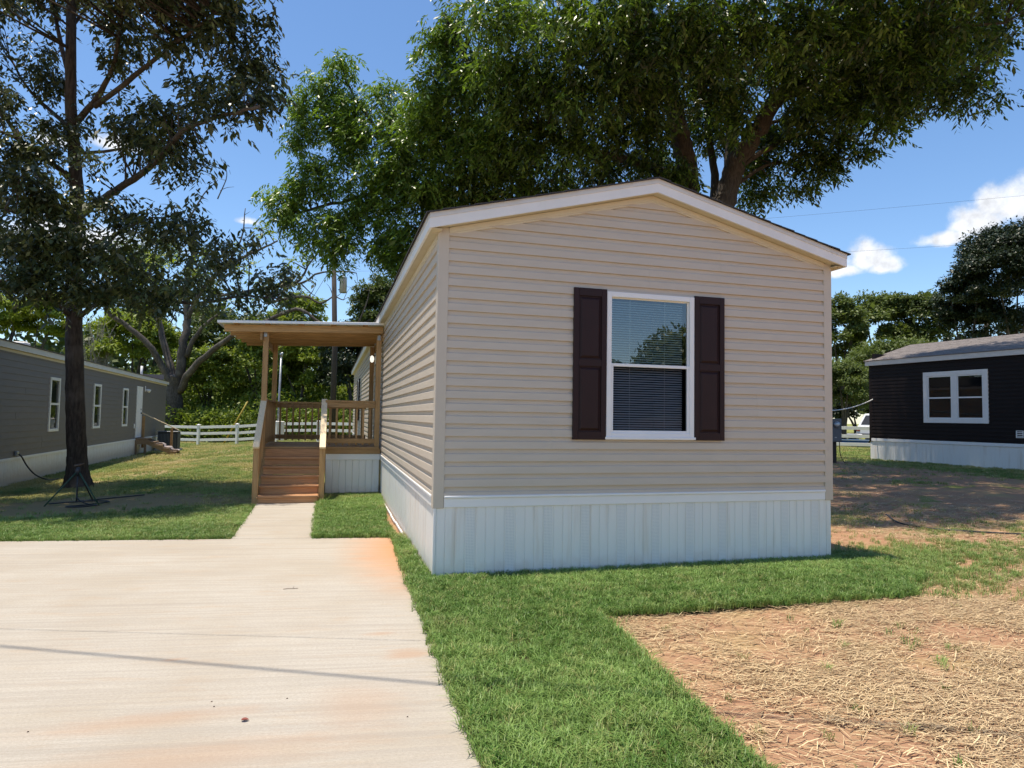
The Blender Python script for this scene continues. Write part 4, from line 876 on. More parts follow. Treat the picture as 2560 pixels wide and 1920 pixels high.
# ------------------------------------------------------------------ vehicle and things beyond the fence
def suv():
    p = at(1876, 905, 35.0); z = float(terrain(p[0], p[1])); e = empty('parked_suv', (p[0], p[1], z), 0, 'white sport utility vehicle parked beyond the fence, half hidden by the black home', 'car')
    prof = [(-.0, .45), (.0, .95), (.10, 1.02), (.45, 1.72), (2.9, 1.76), (3.55, 1.12), (4.5, 1.02), (4.62, .8), (4.62, .45)]
    n = len(prof); V = [(x, y*(.86 if zz > 1.2 else 1.0), zz) for y in (-.88, .88) for x, zz in prof]
    Fc = [tuple(range(n)), tuple(range(n, 2*n))[::-1]]+[(i, n+i, n+(i+1) % n, (i+1) % n) for i in range(n)]
    b_ = mobj('body', V, Fc, white_gloss, e); md = b_.modifiers.new('b', 'BEVEL'); md.width = .06; md.segments = 3
    for y in (-.80, .80):
        s = 1 if y > 0 else -1
        for x0, x1, xs in ((.42, 1.35, .18), (1.45, 2.25, 0), (2.35, 3.05, -.25)):
            yy = y*1.0; V = [(x0 - (.12 if xs > 0 else 0), s*.889, 1.13), (x1+(.25 if xs < 0 else 0), s*.889, 1.13), (x1, s*.785, 1.62), (x0+(.16 if xs > 0 else 0), s*.785, 1.62)]
            mobj('side_window', V, [(0, 1, 2, 3) if s < 0 else (3, 2, 1, 0)], glass_dark if 0 else darkmetal, e)
    mobj('rear_window', [(.13, -.66, 1.12), (.13, .66, 1.12), (.385, .58, 1.62), (.385, -.58, 1.62)], [(3, 2, 1, 0)], darkmetal, e)
    for y in (-.7, .7): box('tail_light', (-.03, y-.12, .75), (.02, y+.12, .93), dead_red, e, .01)
    for x in (.95, 3.65):
        for y in (-.86, .70):
            v, f = tubegeo([(x, y, .36), (x, y+.02, .36), (x, y+.16, .36), (x, y+.18, .36)], [.30, .36, .36, .30], 20); wh = mobj('wheel', v, f, rubber, e, True); v, f = tubegeo([(x, y-.005, .36), (x, y+.185, .36)], [.2, .2], 14); mobj('rim', v, f, galv, wh)
    box('bumper', (-.10, -.85, .45), (.06, .85, .66), greymetal, e, .03); box('trim_strip', (.2, -.905, .80), (4.4, -.8805, .88), greymetal, e); return e
suv()
p = at(1842, 917, 33.0); z = float(terrain(p[0], p[1])); bo = empty('wading_pool', (p[0], p[1], z), .2, 'low blue plastic tub on the grass before the white vehicle', 'tub')
v, f = tubegeo([(0, 0, 0), (0, 0, .05), (0, 0, .28), (0, 0, .32)], [.55, .62, .70, .72], 20); mobj('shell', v, f, blue_plastic, bo, True); v, f = tubegeo([(0, 0, .321), (0, 0, .36)], [.76, .74], 20); mobj('rim', v, f, white_trim, bo, True)
p = at(1815, 917, 34.5); z = float(terrain(p[0], p[1])); bt = empty('small_trailer', (p[0], p[1], z), .1, 'low white utility trailer beside the blue tub beyond the fence', 'trailer')
box('bed', (-.9, -.6, .38), (.9, .6, .62), white_trim, bt, .03); box('tongue', (-1.6, -.04, .36), (-.9, .04, .44), greymetal, bt)
for y in (-.72, .62):
    v, f = tubegeo([(.1, y, .26), (.1, y+.1, .26)], [.26, .26], 16); mobj('wheel', v, f, rubber, bt)
rd = mobj('road', [(*(f0+fd*a+np.array([-fd[1], fd[0]])*b), float(terrain(*(f0+fd*a)))+.012) for a, b in ((20, 6), (60, 4.5), (60, 9.5), (20, 11))], [(0, 1, 2, 3)], plain('pale_gravel', (.40, .38, .35), (.32, .30, .28), .95, 8, None, .4, 80)); rd['kind'] = 'structure'
bh = at(745, 920, 47.0); bz = float(terrain(bh[0], bh[1])); fh_ = empty('back_house', (bh[0], bh[1], bz), -.5, 'dark low house with a pale window, seen through the porch balusters beyond the fence', 'house')
box('wall', (-5, 0, 0), (5, 4, 2.5), siding_black, fh_); mobj('roof', [(-5.3, -.3, 2.45), (5.3, -.3, 2.45), (5.3, 4.3, 2.45), (-5.3, 4.3, 2.45), (-5.3, 2, 3.0), (5.3, 2, 3.0)], [(0, 1, 5, 4), (2, 3, 4, 5), (0, 4, 3), (1, 2, 5)], shingle_dark, fh_)
for a in (-2.6, .9, 3.2):
    m_ = MB(); frame4(m_, a, a+1.2, .9, 2.0, .07, -.04, .0); wn = m_.build('window', white_trim, fh_); box('pane', (a+.071, -.012, .97), (a+1.129, -.006, 1.93), blind_white, wn)

# ------------------------------------------------------------------ vegetation
def meshfast(name, V, tris, mat, parent, tint=None, smooth=False):
    me = bpy.data.meshes.new(name); me.vertices.add(len(V)); me.vertices.foreach_set('co', np.ascontiguousarray(V, np.float32).ravel())
    k = tris.shape[1]; me.loops.add(tris.size); me.loops.foreach_set('vertex_index', np.ascontiguousarray(tris, np.int32).ravel())
    me.polygons.add(len(tris)); me.polygons.foreach_set('loop_start', (np.arange(len(tris))*k).astype(np.int32)); me.update(calc_edges=True)
    if tint is not None: me.attributes.new('tint', 'FLOAT', 'POINT').data.foreach_set('value', np.ascontiguousarray(tint, np.float32))
    me.materials.append(mat); o = bpy.data.objects.new(name, me); COL.objects.link(o)
    if parent: o.parent = parent
    return o
def unit(v): return v/(np.linalg.norm(v, axis=-1, keepdims=True)+1e-9)
def leaves(name, base, dirn, nrm, ln, wd, mat, parent, tint, origin):
    """one mesh of folded leaf blades"""
    n = len(base); d = unit(dirn); s = unit(np.cross(d, nrm)); u = np.cross(s, d); ln = np.broadcast_to(ln, n)[:, None]; wd = np.broadcast_to(wd, n)[:, None]
    V = np.stack([base, base+d*ln*.45+s*wd*.5-u*wd*.10, base+d*ln-u*ln*.12, base+d*ln*.45-s*wd*.5-u*wd*.10, ], 1)-np.array(origin)
    i = np.arange(n)[:, None]*4; T = np.stack([i+np.array([0, 1, 2]), i+np.array([0, 2, 3])], 1).reshape(-1, 3)
    return tag(meshfast(name, V.reshape(-1, 3), T, mat, parent, np.repeat(tint, 4)), kind='stuff')
def sprays(centers, nspray, nleaf, rl, droop, lsize, wratio, lsd=.25, along=None):
    """compound leaves round every cluster centre -> base, dir, normal, length"""
    n = len(centers); az = rng.uniform(0, 2*math.pi, (n, nspray)); el = rng.normal(droop, .35, (n, nspray))
    rd = np.stack([np.cos(az)*np.cos(el), np.sin(az)*np.cos(el), np.sin(el)], -1); st = centers[:, None]+rng.normal(0, .07+rl*.25, (n, nspray, 3))
    t = (np.arange(nleaf)+.6)/nleaf; sg = np.where(np.arange(nleaf) % 2, 1., -1.)
    tt = t[None, None, :, None]; b = st[:, :, None]+rd[:, :, None]*rl*tt; b[..., 2] -= .35*rl*(t**2)[None, None]
    side = unit(np.cross(rd, [0, 0, 1.]))[:, :, None]*sg[None, None, :, None]
    d = rd[:, :, None]*.75+side*.8+rng.normal(0, .22, b.shape); d[..., 2] -= .35
    nr = np.zeros_like(b); nr[..., 2] = 1; nr += rng.normal(0, .45, b.shape)
    l = lsize*np.exp(rng.normal(0, lsd, b.shape[:3]))
    return b.reshape(-1, 3), d.reshape(-1, 3), nr.reshape(-1, 3), l.ravel(), wratio
def lobe_points(c, rad, n):
    """points in an ellipsoid lobe, denser at the rim, broken up into clumps"""
    v = unit(rng.normal(0, 1, (n, 3)))*(rng.uniform(0.1, 1, (n, 1))**.45)
    return np.array(c)+v*np.array(rad)
def clumps(c, s, thr, seed):
    n = .5*vnoise(c[:, 0]+.37*c[:, 2], c[:, 1]-.53*c[:, 2], s, seed)+.5*vnoise(c[:, 2]+.31*c[:, 0], c[:, 1]*.6+c[:, 0]*.8, s*1.3, seed+5); return c[n > thr]
class Tree:
    def __init__(s, name, pos, label, bark, group=None):
        s.o = empty(name, tuple(pos), 0, label, 'tree', group); s.pos = np.array(pos); s.mb = MB(); s.nodes = []; s.bark = bark
    def limb(s, P, r0, r1, sides=9, n=5, wob=.05, jit=.10):
        P = cat(P, n); P[1:-1] += rng.normal(0, r0*jit, P[1:-1].shape); r = np.linspace(r0, r1, len(P)); s.mb.add(*(lambda g: (g[0]-s.pos, g[1]))(tubegeo(P, r, sides, wob))); s.nodes.append(np.column_stack([P, r]))
        return P
    def twigs(s, centers, frac=1.0, r=.012, maxd=4.0):
        nd = np.vstack(s.nodes); c = centers[rng.random(len(centers)) < frac]
        for p in c:
            d = np.linalg.norm(nd[:, :3]-p, axis=1)+np.maximum(0, nd[:, 2]-p[2])*.6; k = int(d.argmin())
            if d[k] > maxd: continue
            a = nd[k, :3]; m = a*.45+p*.55; m[2] += .10*d[k]*rng.uniform(-.4, 1); m += rng.normal(0, .05*d[k], 3)
            q = cat([a, m, p], 3); rr = min(nd[k, 3]*.7, r*(1+d[k]*.7)); s.mb.add(*(lambda g: (g[0]-s.pos, g[1]))(tubegeo(q, np.linspace(rr, r*.35, len(q)), 4, 0, False)))
            s.nodes.append(np.column_stack([q[2:], np.full(len(q)-2, r*.6)]))
    def done(s, smooth=True): return s.mb.build('trunk', s.bark, s.o, smooth)
def lob(L_, dens, spread=1.0, k=2560/2212):
    """image-measured crown lobes (u, v, half width, half height, depth) -> cluster centres"""
    out = []
    for (u, v, ru, rv, d) in L_:
        c = at(u, v, d); s = d*k/FPX; rad = np.array([ru*s, rv*s]); n = max(3, int(dens*rad[0]*rad[1]*math.pi))
        q = unit(rng.normal(0, 1, (n, 3)))*(rng.uniform(.02, 1, (n, 1))**.42); dep = spread*(rad[0]+rad[1])*.5
        out.append(c+q[:, :1]*rad[0]*Rv+q[:, 1:2]*rad[1]*Uv+q[:, 2:]*dep*Fv)
    return np.vstack(out)
def tints(b, lo=0.0, hi=1.0, s=.8):
    return np.clip(lo+(hi-lo)*(.55*vnoise(b[:, 0]+b[:, 2]*.7, b[:, 1]-b[:, 2]*.6, s, 3)+.45*rng.random(len(b))), 0, 1)
def dz(p): return (p[0], p[1], float(terrain(p[0], p[1])))

# --- the oak at the left, in front of the grey home
b0 = onground(168, 1052); D0 = float((b0-CAM) @ Fv); oak = Tree('oak_tree', dz(b0), 'tall dark oak with a bare straight trunk on the left lawn', bark_oak)
tl = lambda u, v, d=0: at(u, v, D0+d)
P = [np.array(dz(b0))-(0, 0, .1), tl(167, 1000), tl(164, 900), tl(161, 780), tl(160, 690), tl(160, 560), tl(166, 420), tl(158, 300), tl(152, 200), tl(154, 60), tl(155, -60), tl(150, -220)]
oak.limb(P, .205, .07, 16, 6, .03, .02)
fl = cat([np.array(dz(b0))-(0, 0, .12), tl(168, 1040), tl(167, 1015), tl(166, 985)], 4); oak.mb.add(*(lambda g: (g[0]-oak.pos, g[1]))(tubegeo(fl, .185+.17*np.linspace(1, 0, len(fl))**1.8, 18, .06)))
for q, r in (([tl(166, 470), tl(205, 440, -.3), tl(260, 405, -.8), tl(330, 355, -1.5), tl(400, 280, -2.2), tl(480, 250, -2.6), tl(560, 230, -2.8)], .085), ([tl(162, 500), tl(120, 440, .2), tl(60, 330, .4), tl(10, 250, .5), tl(-60, 160, .6)], .085),
             ([tl(160, 395), tl(110, 350, -.4), tl(40, 300, -1.0), tl(-40, 270, -1.5)], .07), ([tl(158, 280), tl(110, 240, .3), tl(60, 190, .5), tl(20, 120, .8)], .055), ([tl(160, 270), tl(210, 210, -.3), tl(245, 140, -.7), tl(262, 40, -1), tl(280, -60, -1.2)], .07),
             ([tl(205, 230, -.3), tl(290, 165, -.9), tl(370, 100, -1.6), tl(450, 40, -2.2), tl(520, -20, -2.5)], .055), ([tl(153, 170), tl(130, 90, .3), tl(115, 0, .5), tl(100, -120, .6)], .06), ([tl(154, 60), tl(200, 0, .4), tl(240, -60, .6)], .04),
             ([tl(158, 690), tl(110, 645, -.6), tl(40, 615, -1.4), tl(-40, 600, -2.2)], .07), ([tl(165, 690), tl(215, 655, -.4), tl(290, 640, -1.0), tl(420, 655, -2.0), tl(520, 640, -1.6), tl(600, 645, -1.6)], .055), ([tl(162, 640), tl(205, 560, -.8), tl(260, 500, -1.6), tl(330, 470, -2.2)], .05),
             ([tl(160, 600), tl(120, 530, -1.0), tl(70, 480, -1.8), tl(10, 450, -2.4)], .05), ([tl(166, 330), tl(240, 325, .3), tl(330, 300, .5), tl(420, 220, .6)], .04)): oak.limb(q, r, r*.3, 8)
OL = [(505, 45, 75, 60, D0-2.2), (420, 40, 50, 35, D0-1.8), (545, 140, 50, 60, D0-2.4), (500, 215, 70, 45, D0-2.5), (575, 200, 22, 45, D0-2.6), (430, 190, 60, 35, D0-2), (380, 100, 45, 40, D0-1.5), (345, 235, 60, 45, D0-1.5), (280, 265, 60, 45, D0-.8), (385, 290, 45, 35, D0-1.6), (300, 320, 60, 25, D0-1.2), (380, 350, 65, 28, D0-1.8), (445, 362, 40, 22, D0-2.2),
      (300, 70, 40, 30, D0-1), (250, 30, 40, 40, D0-.8), (240, 120, 30, 40, D0-.5), (110, 170, 45, 35, D0+.3), (190, 215, 40, 45, D0), (140, 270, 45, 30, D0-.2), (75, 40, 70, 60, D0+.4), (20, 120, 50, 60, D0+.4), (80, 110, 45, 35, D0+.3), (20, 230, 45, 50, D0-.5), (75, 310, 60, 30, D0-.8), (25, 330, 40, 30, D0-1), (220, 350, 55, 30, D0-.9),
      (60, 400, 70, 45, D0-2), (130, 430, 60, 40, D0-1.6), (200, 425, 50, 25, D0-1), (280, 455, 55, 40, D0-1.5), (350, 480, 60, 40, D0-2), (420, 470, 45, 40, D0-2.4), (535, 490, 40, 38, D0-2.8), (60, 500, 80, 50, D0-2.4), (160, 520, 80, 45, D0-2), (250, 545, 80, 45, D0-2.2), (350, 570, 70, 40, D0-2.4), (440, 560, 60, 40, D0-2.8),
      (40, 590, 70, 40, D0-2.6), (130, 610, 80, 38, D0-2.2), (240, 620, 75, 30, D0-2), (350, 640, 70, 25, D0-2.2), (450, 620, 60, 30, D0-2.6), (560, 620, 55, 35, D0-3), (610, 590, 35, 25, D0-3), (510, 655, 50, 22, D0-3), (490, 540, 50, 35, D0-2.8),
      (120, -80, 160, 70, D0), (320, -80, 160, 70, D0-1.4), (500, -60, 100, 60, D0-2), (-80, 100, 90, 140, D0), (-80, 350, 90, 120, D0-1), (-80, 540, 80, 80, D0-2.4)]
OL = [(u, v, ru, rv, d+(1.6 if (u > 470 and v > 400) else .6 if u > 520 else 0)) for u, v, ru, rv, d in OL]
oc = clumps(lob(OL, 42.0), 1.5, .405, 81)
oc = np.vstack([oc, lobe_points((-7.6, 5.2, 9.3), (2.0, 1.5, 1.0), 260), lobe_points((-5.8, 5.4, 9.6), (1.9, 1.5, 1.0), 300), lobe_points((-4.4, 6.5, 9.6), (1.6, 1.3, .9), 240), lobe_points((-7.4, 7.0, 9.6), (1.8, 1.2, .9), 160)])   # boughs over the lawn, above the frame
oak.twigs(oc, .16, .011, 3.2); oak.done()
b, d, nr, l, wr = sprays(oc, 8, 5, .24, -.5, .125, .40); leaves('crown', b, d, nr, l, l*wr, leaf_oak, oak.o, np.clip(np.repeat(rng.random(-(-len(b)//40))**2, 40)[:len(b)]*.5+rng.random(len(b))**3*.5+.15*sst(2.5, -.5, b[:, 2]-3), 0, 1), oak.pos)  # few pale leaves and the lighter low crown put sun glints into the tint

# --- the pecan rising behind the tan home
DB = 19.0; pb_ = at(1545, 900, DB); pec = Tree('pecan_tree', dz(pb_), 'huge spreading pecan with several stems rising behind the tan home', bark_pecan); g0 = np.array(dz(pb_))
q = lambda u, v, d=0: at(u, v, DB+d)
pec.limb([g0-(0, 0, .2), g0*.75+q(1505, 520)*.25, q(1500, 560), q(1488, 430), q(1478, 330), q(1455, 250, -.4), q(1425, 130, -1), q(1385, 0, -1.6), q(1340, -180, -2)], .46, .12, 14, 6, .07)
pec.limb([g0-(-.2, 0, .2), q(1548, 560), q(1560, 450), q(1588, 360), q(1638, 275, -.5), q(1700, 180, -1.2), q(1768, 70, -2), q(1860, -60, -2.6), q(1930, -160, -3)], .40, .09, 14, 6, .07)
pec.limb([q(1572, 410), q(1580, 300, .4), q(1572, 160, .6), q(1555, 0, .5), q(1540, -150, .5)], .20, .07, 10, 6)
pec.limb([q(1530, 520), q(1545, 400, .8), q(1530, 280, 1.2), q(1520, 150, 1.5)], .16, .06, 9, 5)
for P_l, r in (([q(1480, 400), q(1400, 360, -.5), q(1290, 330, -1), q(1180, 290, -1.4), q(1080, 230, -1.6), q(1000, 120, -1.6), q(960, 30, -1.6)], .14), ([q(1490, 470), q(1350, 480, .5), q(1180, 480, .8), q(1040, 470, 1), q(950, 440, 1.2), q(880, 415, 1.5), q(800, 420, 1.8), q(720, 440, 2), q(640, 460, 2)], .13),
               ([q(1180, 480, .8), q(1020, 410, .8), q(930, 370, 1), q(860, 320, 1.4), q(800, 260, 1.7), q(755, 190, 2), q(735, 130, 2)], .09), ([q(1090, 475, .9), q(980, 510, 1), q(890, 490, 1.4), q(830, 480, 1.6)], .06), ([q(860, 415, 1.5), q(780, 460, 1.8), q(720, 500, 2), q(680, 530, 2)], .05), ([q(800, 260, 1.7), q(740, 250, 2), q(680, 230, 2.2), q(630, 250, 2.2)], .035),
               ([q(1470, 300), q(1380, 220, -1), q(1270, 140, -2), q(1170, 60, -2.6), q(1090, -40, -3)], .11), ([q(1430, 150, -1), q(1480, 40, -2), q(1520, -60, -2.6)], .08), ([q(1590, 365), q(1680, 310, .2), q(1770, 285, .2), q(1850, 300, 0)], .09), ([q(1575, 410), q(1660, 355, .4), q(1720, 360, .6), q(1770, 390, .6)], .06),
               ([q(1680, 215, -1), q(1760, 190, -1.4), q(1880, 165, -2), q(2000, 175, -2.6), q(2110, 180, -3)], .09), ([q(1760, 85, -2), q(1900, 70, -2.8), q(2040, 60, -3.4), q(2170, 50, -4)], .08), ([q(1640, 275, -.5), q(1720, 250, -.2), q(1800, 240, 0), q(1880, 230, 0)], .06), ([q(1488, 430), q(1420, 400, .8), q(1330, 400, 1.2), q(1250, 410, 1.4)], .06)): pec.limb(P_l, r, r*.3, 9)
BL = [(965, 50, 70, 55, 17.6), (930, 110, 40, 40, 17.8), (1000, 150, 95, 75, 17.6), (950, 240, 85, 65, 18.6), (890, 320, 80, 60, 19.8), (960, 385, 90, 50, 19.4), (1040, 330, 80, 60, 18.8), (1020, 440, 80, 30, 19.8), (900, 260, 50, 60, 19), (1100, 50, 110, 80, 15.8), (1120, 170, 105, 80, 16.6), (1110, 280, 100, 70, 17.8), (1130, 380, 100, 50, 19),
      (1250, 50, 115, 80, 14.8), (1270, 170, 115, 80, 15.8), (1260, 280, 105, 70, 17.6), (1320, 360, 80, 40, 19), (1220, 400, 60, 30, 19.6), (1400, 50, 115, 80, 14.6), (1410, 170, 95, 80, 16.4), (1390, 270, 75, 60, 17.6), (1420, 350, 45, 35, 20.4), (1550, 50, 115, 75, 14.8), (1545, 160, 85, 75, 17), (1530, 270, 55, 60, 20), (1630, 340, 42, 60, 20.4), (1640, 415, 35, 30, 20.6), (1590, 220, 55, 50, 18.4),
      (1700, 50, 110, 65, 14.8), (1720, 140, 90, 60, 16.4), (1750, 220, 75, 45, 18), (1690, 280, 55, 40, 19.4), (1785, 290, 60, 38, 18.6), (1740, 335, 55, 32, 19.2), (1700, 400, 40, 26, 19.6), (1745, 400, 28, 18, 19.4), (1800, 350, 40, 25, 19), (1855, 315, 40, 18, 18.6), (1850, 50, 95, 60, 14.8), (1870, 140, 75, 50, 16.2), (1850, 225, 60, 32, 17), (1940, 200, 60, 35, 16), (1915, 265, 45, 18, 16.6), (1985, 105, 75, 45, 15.2), (2030, 190, 50, 28, 15.4),
      (2085, 165, 40, 28, 15.2), (2100, 60, 65, 45, 14.6), (2165, 25, 45, 35, 14.2), (2160, 110, 30, 20, 14.4), (2165, 190, 16, 14, 14.6), (2120, 215, 22, 12, 15), (2040, 20, 70, 40, 14.4),
      (735, 135, 34, 26, 20.8), (700, 190, 55, 36, 21), (655, 225, 38, 26, 21), (755, 215, 36, 30, 20.8), (720, 260, 52, 36, 21), (665, 280, 30, 24, 21), (640, 295, 22, 20, 21), (790, 290, 40, 34, 20.6), (835, 200, 40, 30, 20.2), (850, 260, 42, 36, 20), (745, 335, 40, 26, 20.8), (690, 350, 45, 26, 21), (665, 390, 48, 24, 21), (740, 400, 50, 24, 21), (810, 370, 46, 34, 20.4),
      (600, 415, 34, 20, 21), (640, 440, 50, 26, 21), (600, 465, 42, 24, 21), (695, 465, 52, 28, 20.8), (640, 500, 46, 20, 21), (700, 515, 45, 26, 20.8), (755, 470, 42, 30, 20.6), (755, 525, 34, 22, 20.6), (715, 555, 34, 16, 20.8), (840, 440, 40, 28, 20.2), (860, 500, 36, 26, 20), (850, 550, 34, 34, 20), (900, 440, 46, 36, 19.8), (895, 530, 34, 40, 20)]
BL += [(920, 400, 60, 45, 20.2), (975, 455, 70, 35, 20.4), (935, 490, 50, 40, 20.6), (885, 570, 30, 36, 20.8), (1010, 290, 70, 50, 19.4), (860, 380, 55, 40, 20.4), (790, 440, 50, 34, 20.8), (820, 520, 40, 34, 20.8), (760, 280, 45, 34, 20.8), (1440, 380, 70, 36, 18.2), (1600, 250, 60, 45, 17.2), (1340, 420, 80, 26, 19.4), (1180, 440, 80, 26, 19.8), (1080, 430, 60, 30, 20)]
bc = clumps(lob(BL, 28.0, .85), 1.3, .395, 91)
up = [lobe_points((6.6, 2.7, 11.6), (3.4, 1.5, 1.1), 190), lobe_points((14.2, 8.4, 11.6), (2.2, 2.6, 1.2), 300), lobe_points((9.0, 8.5, 13.5), (6.5, 6.5, 2.4), 520), lobe_points((9.5, 4.2, 12.5), (4.6, 2.6, 2.0), 330), lobe_points((13.5, 6.5, 12.5), (3.0, 4.0, 1.8), 420), lobe_points((9.0, 12.0, 16.0), (6.0, 5.0, 2.5), 120)]   # the top of the crown, above the frame
allc = np.vstack([bc]+up); pec.twigs(bc, .20, .013, 3.5); pec.twigs(np.vstack(up), .10, .03, 9); pec.done()
b, d, nr, l, wr = sprays(allc, 7, 8, .36, -.5, .155, .33); leaves('crown', b, d, nr, l, l*wr, leaf_pecan, pec.o, np.clip(np.repeat(rng.random(len(b)//56)**2.2, 56)[:len(b)]*.55+rng.random(len(b))**3*.6+.38*sst(5.5, -1.0, b[:, 0]), 0, 1), pec.pos)  # scattered very light leaves stand in for sunlit ones; tint brighter towards the left

# --- the forked tree beyond the fence
D2 = 40.0; f2 = at(372, 940, D2); fk = Tree('forked_tree', dz(f2), 'grey forked tree with bare crooked limbs beyond the white fence', bark_grey); q2 = lambda u, v, d=0: at(u, v, D2+d); g2 = np.array(dz(f2))
fk.limb([g2-(0, 0, .2), q2(374, 890), q2(378, 840), q2(382, 810)], .52, .46, 14, 4, .07)
for P_l, r in (([q2(375, 845), q2(350, 790, -.5), q2(320, 745, -1), q2(275, 705, -1.4), q2(240, 680, -1.8), q2(222, 650, -2), q2(200, 620, -2)], .24), ([q2(378, 830), q2(362, 770, .4), q2(345, 700, .8), q2(330, 640, 1), q2(322, 560, 1)], .26), ([q2(388, 820), q2(395, 750), q2(405, 690, .3), q2(402, 620, .5), q2(420, 540, .6), q2(410, 470, .6)], .30),
               ([q2(388, 845), q2(410, 805, -.6), q2(450, 765, -1), q2(500, 728, -1.6), q2(560, 700, -2), q2(600, 690, -2)], .24), ([q2(402, 770), q2(420, 730, -.3), q2(445, 700, -.5), q2(470, 680, -.5)], .17), ([q2(405, 690, .3), q2(440, 620, .2), q2(500, 570, 0), q2(560, 540, 0), q2(600, 520, 0)], .15), ([q2(480, 585, 0), q2(520, 520, .3), q2(530, 450, .5)], .08),
               ([q2(560, 700, -2), q2(640, 668, -2), q2(680, 690, -2), q2(715, 712, -2), q2(770, 705, -2), q2(800, 690, -2)], .12), ([q2(575, 655, -1), q2(655, 640, -1), q2(690, 655, -1), q2(720, 642, -1), q2(742, 648, -1)], .09), ([q2(470, 640, 0), q2(560, 625, 0), q2(650, 612, 0), q2(688, 590, 0), q2(745, 586, 0), q2(770, 590, 0)], .10), ([q2(560, 625, 0), q2(640, 610, .3), q2(665, 575, .3), q2(690, 540, .3)], .11),
               ([q2(410, 470, .6), q2(440, 420, .8), q2(470, 390, .8)], .06), ([q2(420, 540, .6), q2(380, 490, .8), q2(365, 430, .8)], .07), ([q2(470, 430, .6), q2(490, 380, .6), q2(480, 345, .6)], .04), ([q2(770, 705, -2), q2(790, 660, -2), q2(800, 620, -2)], .05)): fk.limb(P_l, r, r*.3, 8)
fc = lob([(430, 540, 60, 40, D2), (520, 560, 60, 40, D2), (560, 620, 60, 30, D2), (610, 600, 40, 30, D2), (480, 640, 60, 30, D2), (380, 600, 50, 40, D2), (640, 560, 40, 30, D2), (560, 500, 35, 25, D2), (340, 560, 40, 40, D2)], .75)
tw_ = lob([(470, 400, 90, 60, D2+.5), (690, 620, 90, 70, D2), (560, 460, 70, 60, D2), (760, 640, 60, 60, D2-1.5), (380, 450, 60, 60, D2)], .55)
fk.twigs(fc, 1, .03, 6); fk.twigs(tw_, 1, .022, 6); fk.done()
b, d, nr, l, wr = sprays(fc, 6, 6, .5, -.2, .24, .5); leaves('crown', b, d, nr, l, l*wr, leaf_bush, fk.o, tints(b, .3, 1.0), fk.pos)

# --- shrubs and trees beyond the yards
def bushy(name, label, u, v, d, ru, rv, mat, nl=5200, ls=.20, lo=0, hi=1, lumps=46, group='trees and shrubs beyond the fence', catg='tree', trunk=True):
    c = at(u, v, d); s = d*2560/2212/FPX; rx, rz = ru*s, rv*s; ry = .8*rx; base = dz(c); o = empty(name, base, 0, label, catg, group); ctr = c
    k = unit(rng.normal(0, 1, (lumps, 3))); k[:, 2] = np.where(k[:, 2] < -.55, -k[:, 2], k[:, 2]); rad = np.array([rx, ry, rz]); lc = ctr+k*rad*rng.uniform(.55, .95, (lumps, 1)); lr = .30*(rx*ry*rz)**(1/3)*rng.uniform(.7, 1.25, lumps)
    nl = int(nl*1.9); ls = ls*.78; lumps_ = lumps; n = nl//lumps; p = unit(rng.normal(0, 1, (lumps, n, 3))); p[..., 2] = np.abs(p[..., 2])*.8+p[..., 2]*.2
    pos = (lc[:, None]+p*lr[:, None, None]*rng.uniform(.55, 1.05, (lumps, n, 1))).reshape(-1, 3); pos[:, 2] = np.maximum(pos[:, 2], base[2]+.05)
    dr = p.reshape(-1, 3)*.6+rng.normal(0, .6, pos.shape); dr[:, 2] -= .3; nr = p.reshape(-1, 3)*.7+rng.normal(0, .45, pos.shape); nr[:, 2] += 1.2; l = ls*np.exp(rng.normal(0, .3, len(pos)))
    leaves('crown', pos, dr, nr, l, l*.55, mat, o, tints(pos, lo, hi, .6), base)
    m_ = MB(); h = c[2]-base[2]+rz*.3
    for i in range(4 if trunk else 2):
        a = rng.uniform(0, 6.28); e = np.array([math.cos(a)*rx*.5, math.sin(a)*ry*.5, h]); m_.add(*tubegeo(cat([(0, 0, -.1), e*np.array([.2, .2, .5]), e], 4), np.linspace(.05*rz**.5+.05, .02, 9), 6))
    m_.build('trunk', bark_grey, o, True); return o
B_ = bushy
B_('leafy_tree', 'bright green leafy tree above the roof of the grey home, left of the oak trunk', 70, 700, 47, 95, 62, leaf_bush, 9000, .26, .1, 1)
B_('dark_tree', 'dark tree behind the bright one at the far left edge', 10, 610, 54, 130, 110, leaf_dark, 8000, .30, .2, 1)
B_('leafy_tree', 'yellow-green tree between the oak trunk and the forked tree, above the grey roof', 290, 745, 46, 95, 75, leaf_bush, 9000, .26, .2, 1)
B_('dark_tree', 'tall shadowy tree filling the gap behind the forked tree', 330, 640, 58, 150, 120, leaf_far, 10000, .32, 0, .6)
B_('leafy_shrub', 'rounded green shrub right of the forked trunk above the fence', 450, 830, 41.5, 78, 85, leaf_bush, 9000, .22, .1, .9, catg='shrub')
B_('leafy_shrub', 'tall green shrub behind the left porch post', 560, 800, 42, 85, 105, leaf_bush, 10000, .22, .15, 1, catg='shrub')
B_('leafy_shrub', 'broad green shrub seen through the porch opening, left of the pole', 650, 815, 41, 75, 90, leaf_bush, 10000, .22, .1, .95, catg='shrub')
B_('leafy_shrub', 'dark green shrub between the pole and the tan home', 765, 800, 40, 75, 100, leaf_dark, 9000, .22, .4, 1, catg='shrub')
B_('leafy_tree', 'light green rounded tree above the porch roof, left of the pole', 645, 690, 52, 62, 48, leaf_bush, 7000, .26, .2, 1)
B_('leafy_tree', 'dark green tree top right of the pole against the tan eave', 815, 690, 45, 60, 90, leaf_far, 8000, .24, .1, .9)
B_('dark_tree', 'deep green tree behind the shrubs above the porch left end', 500, 740, 50, 110, 70, leaf_far, 8000, .28, 0, .7)
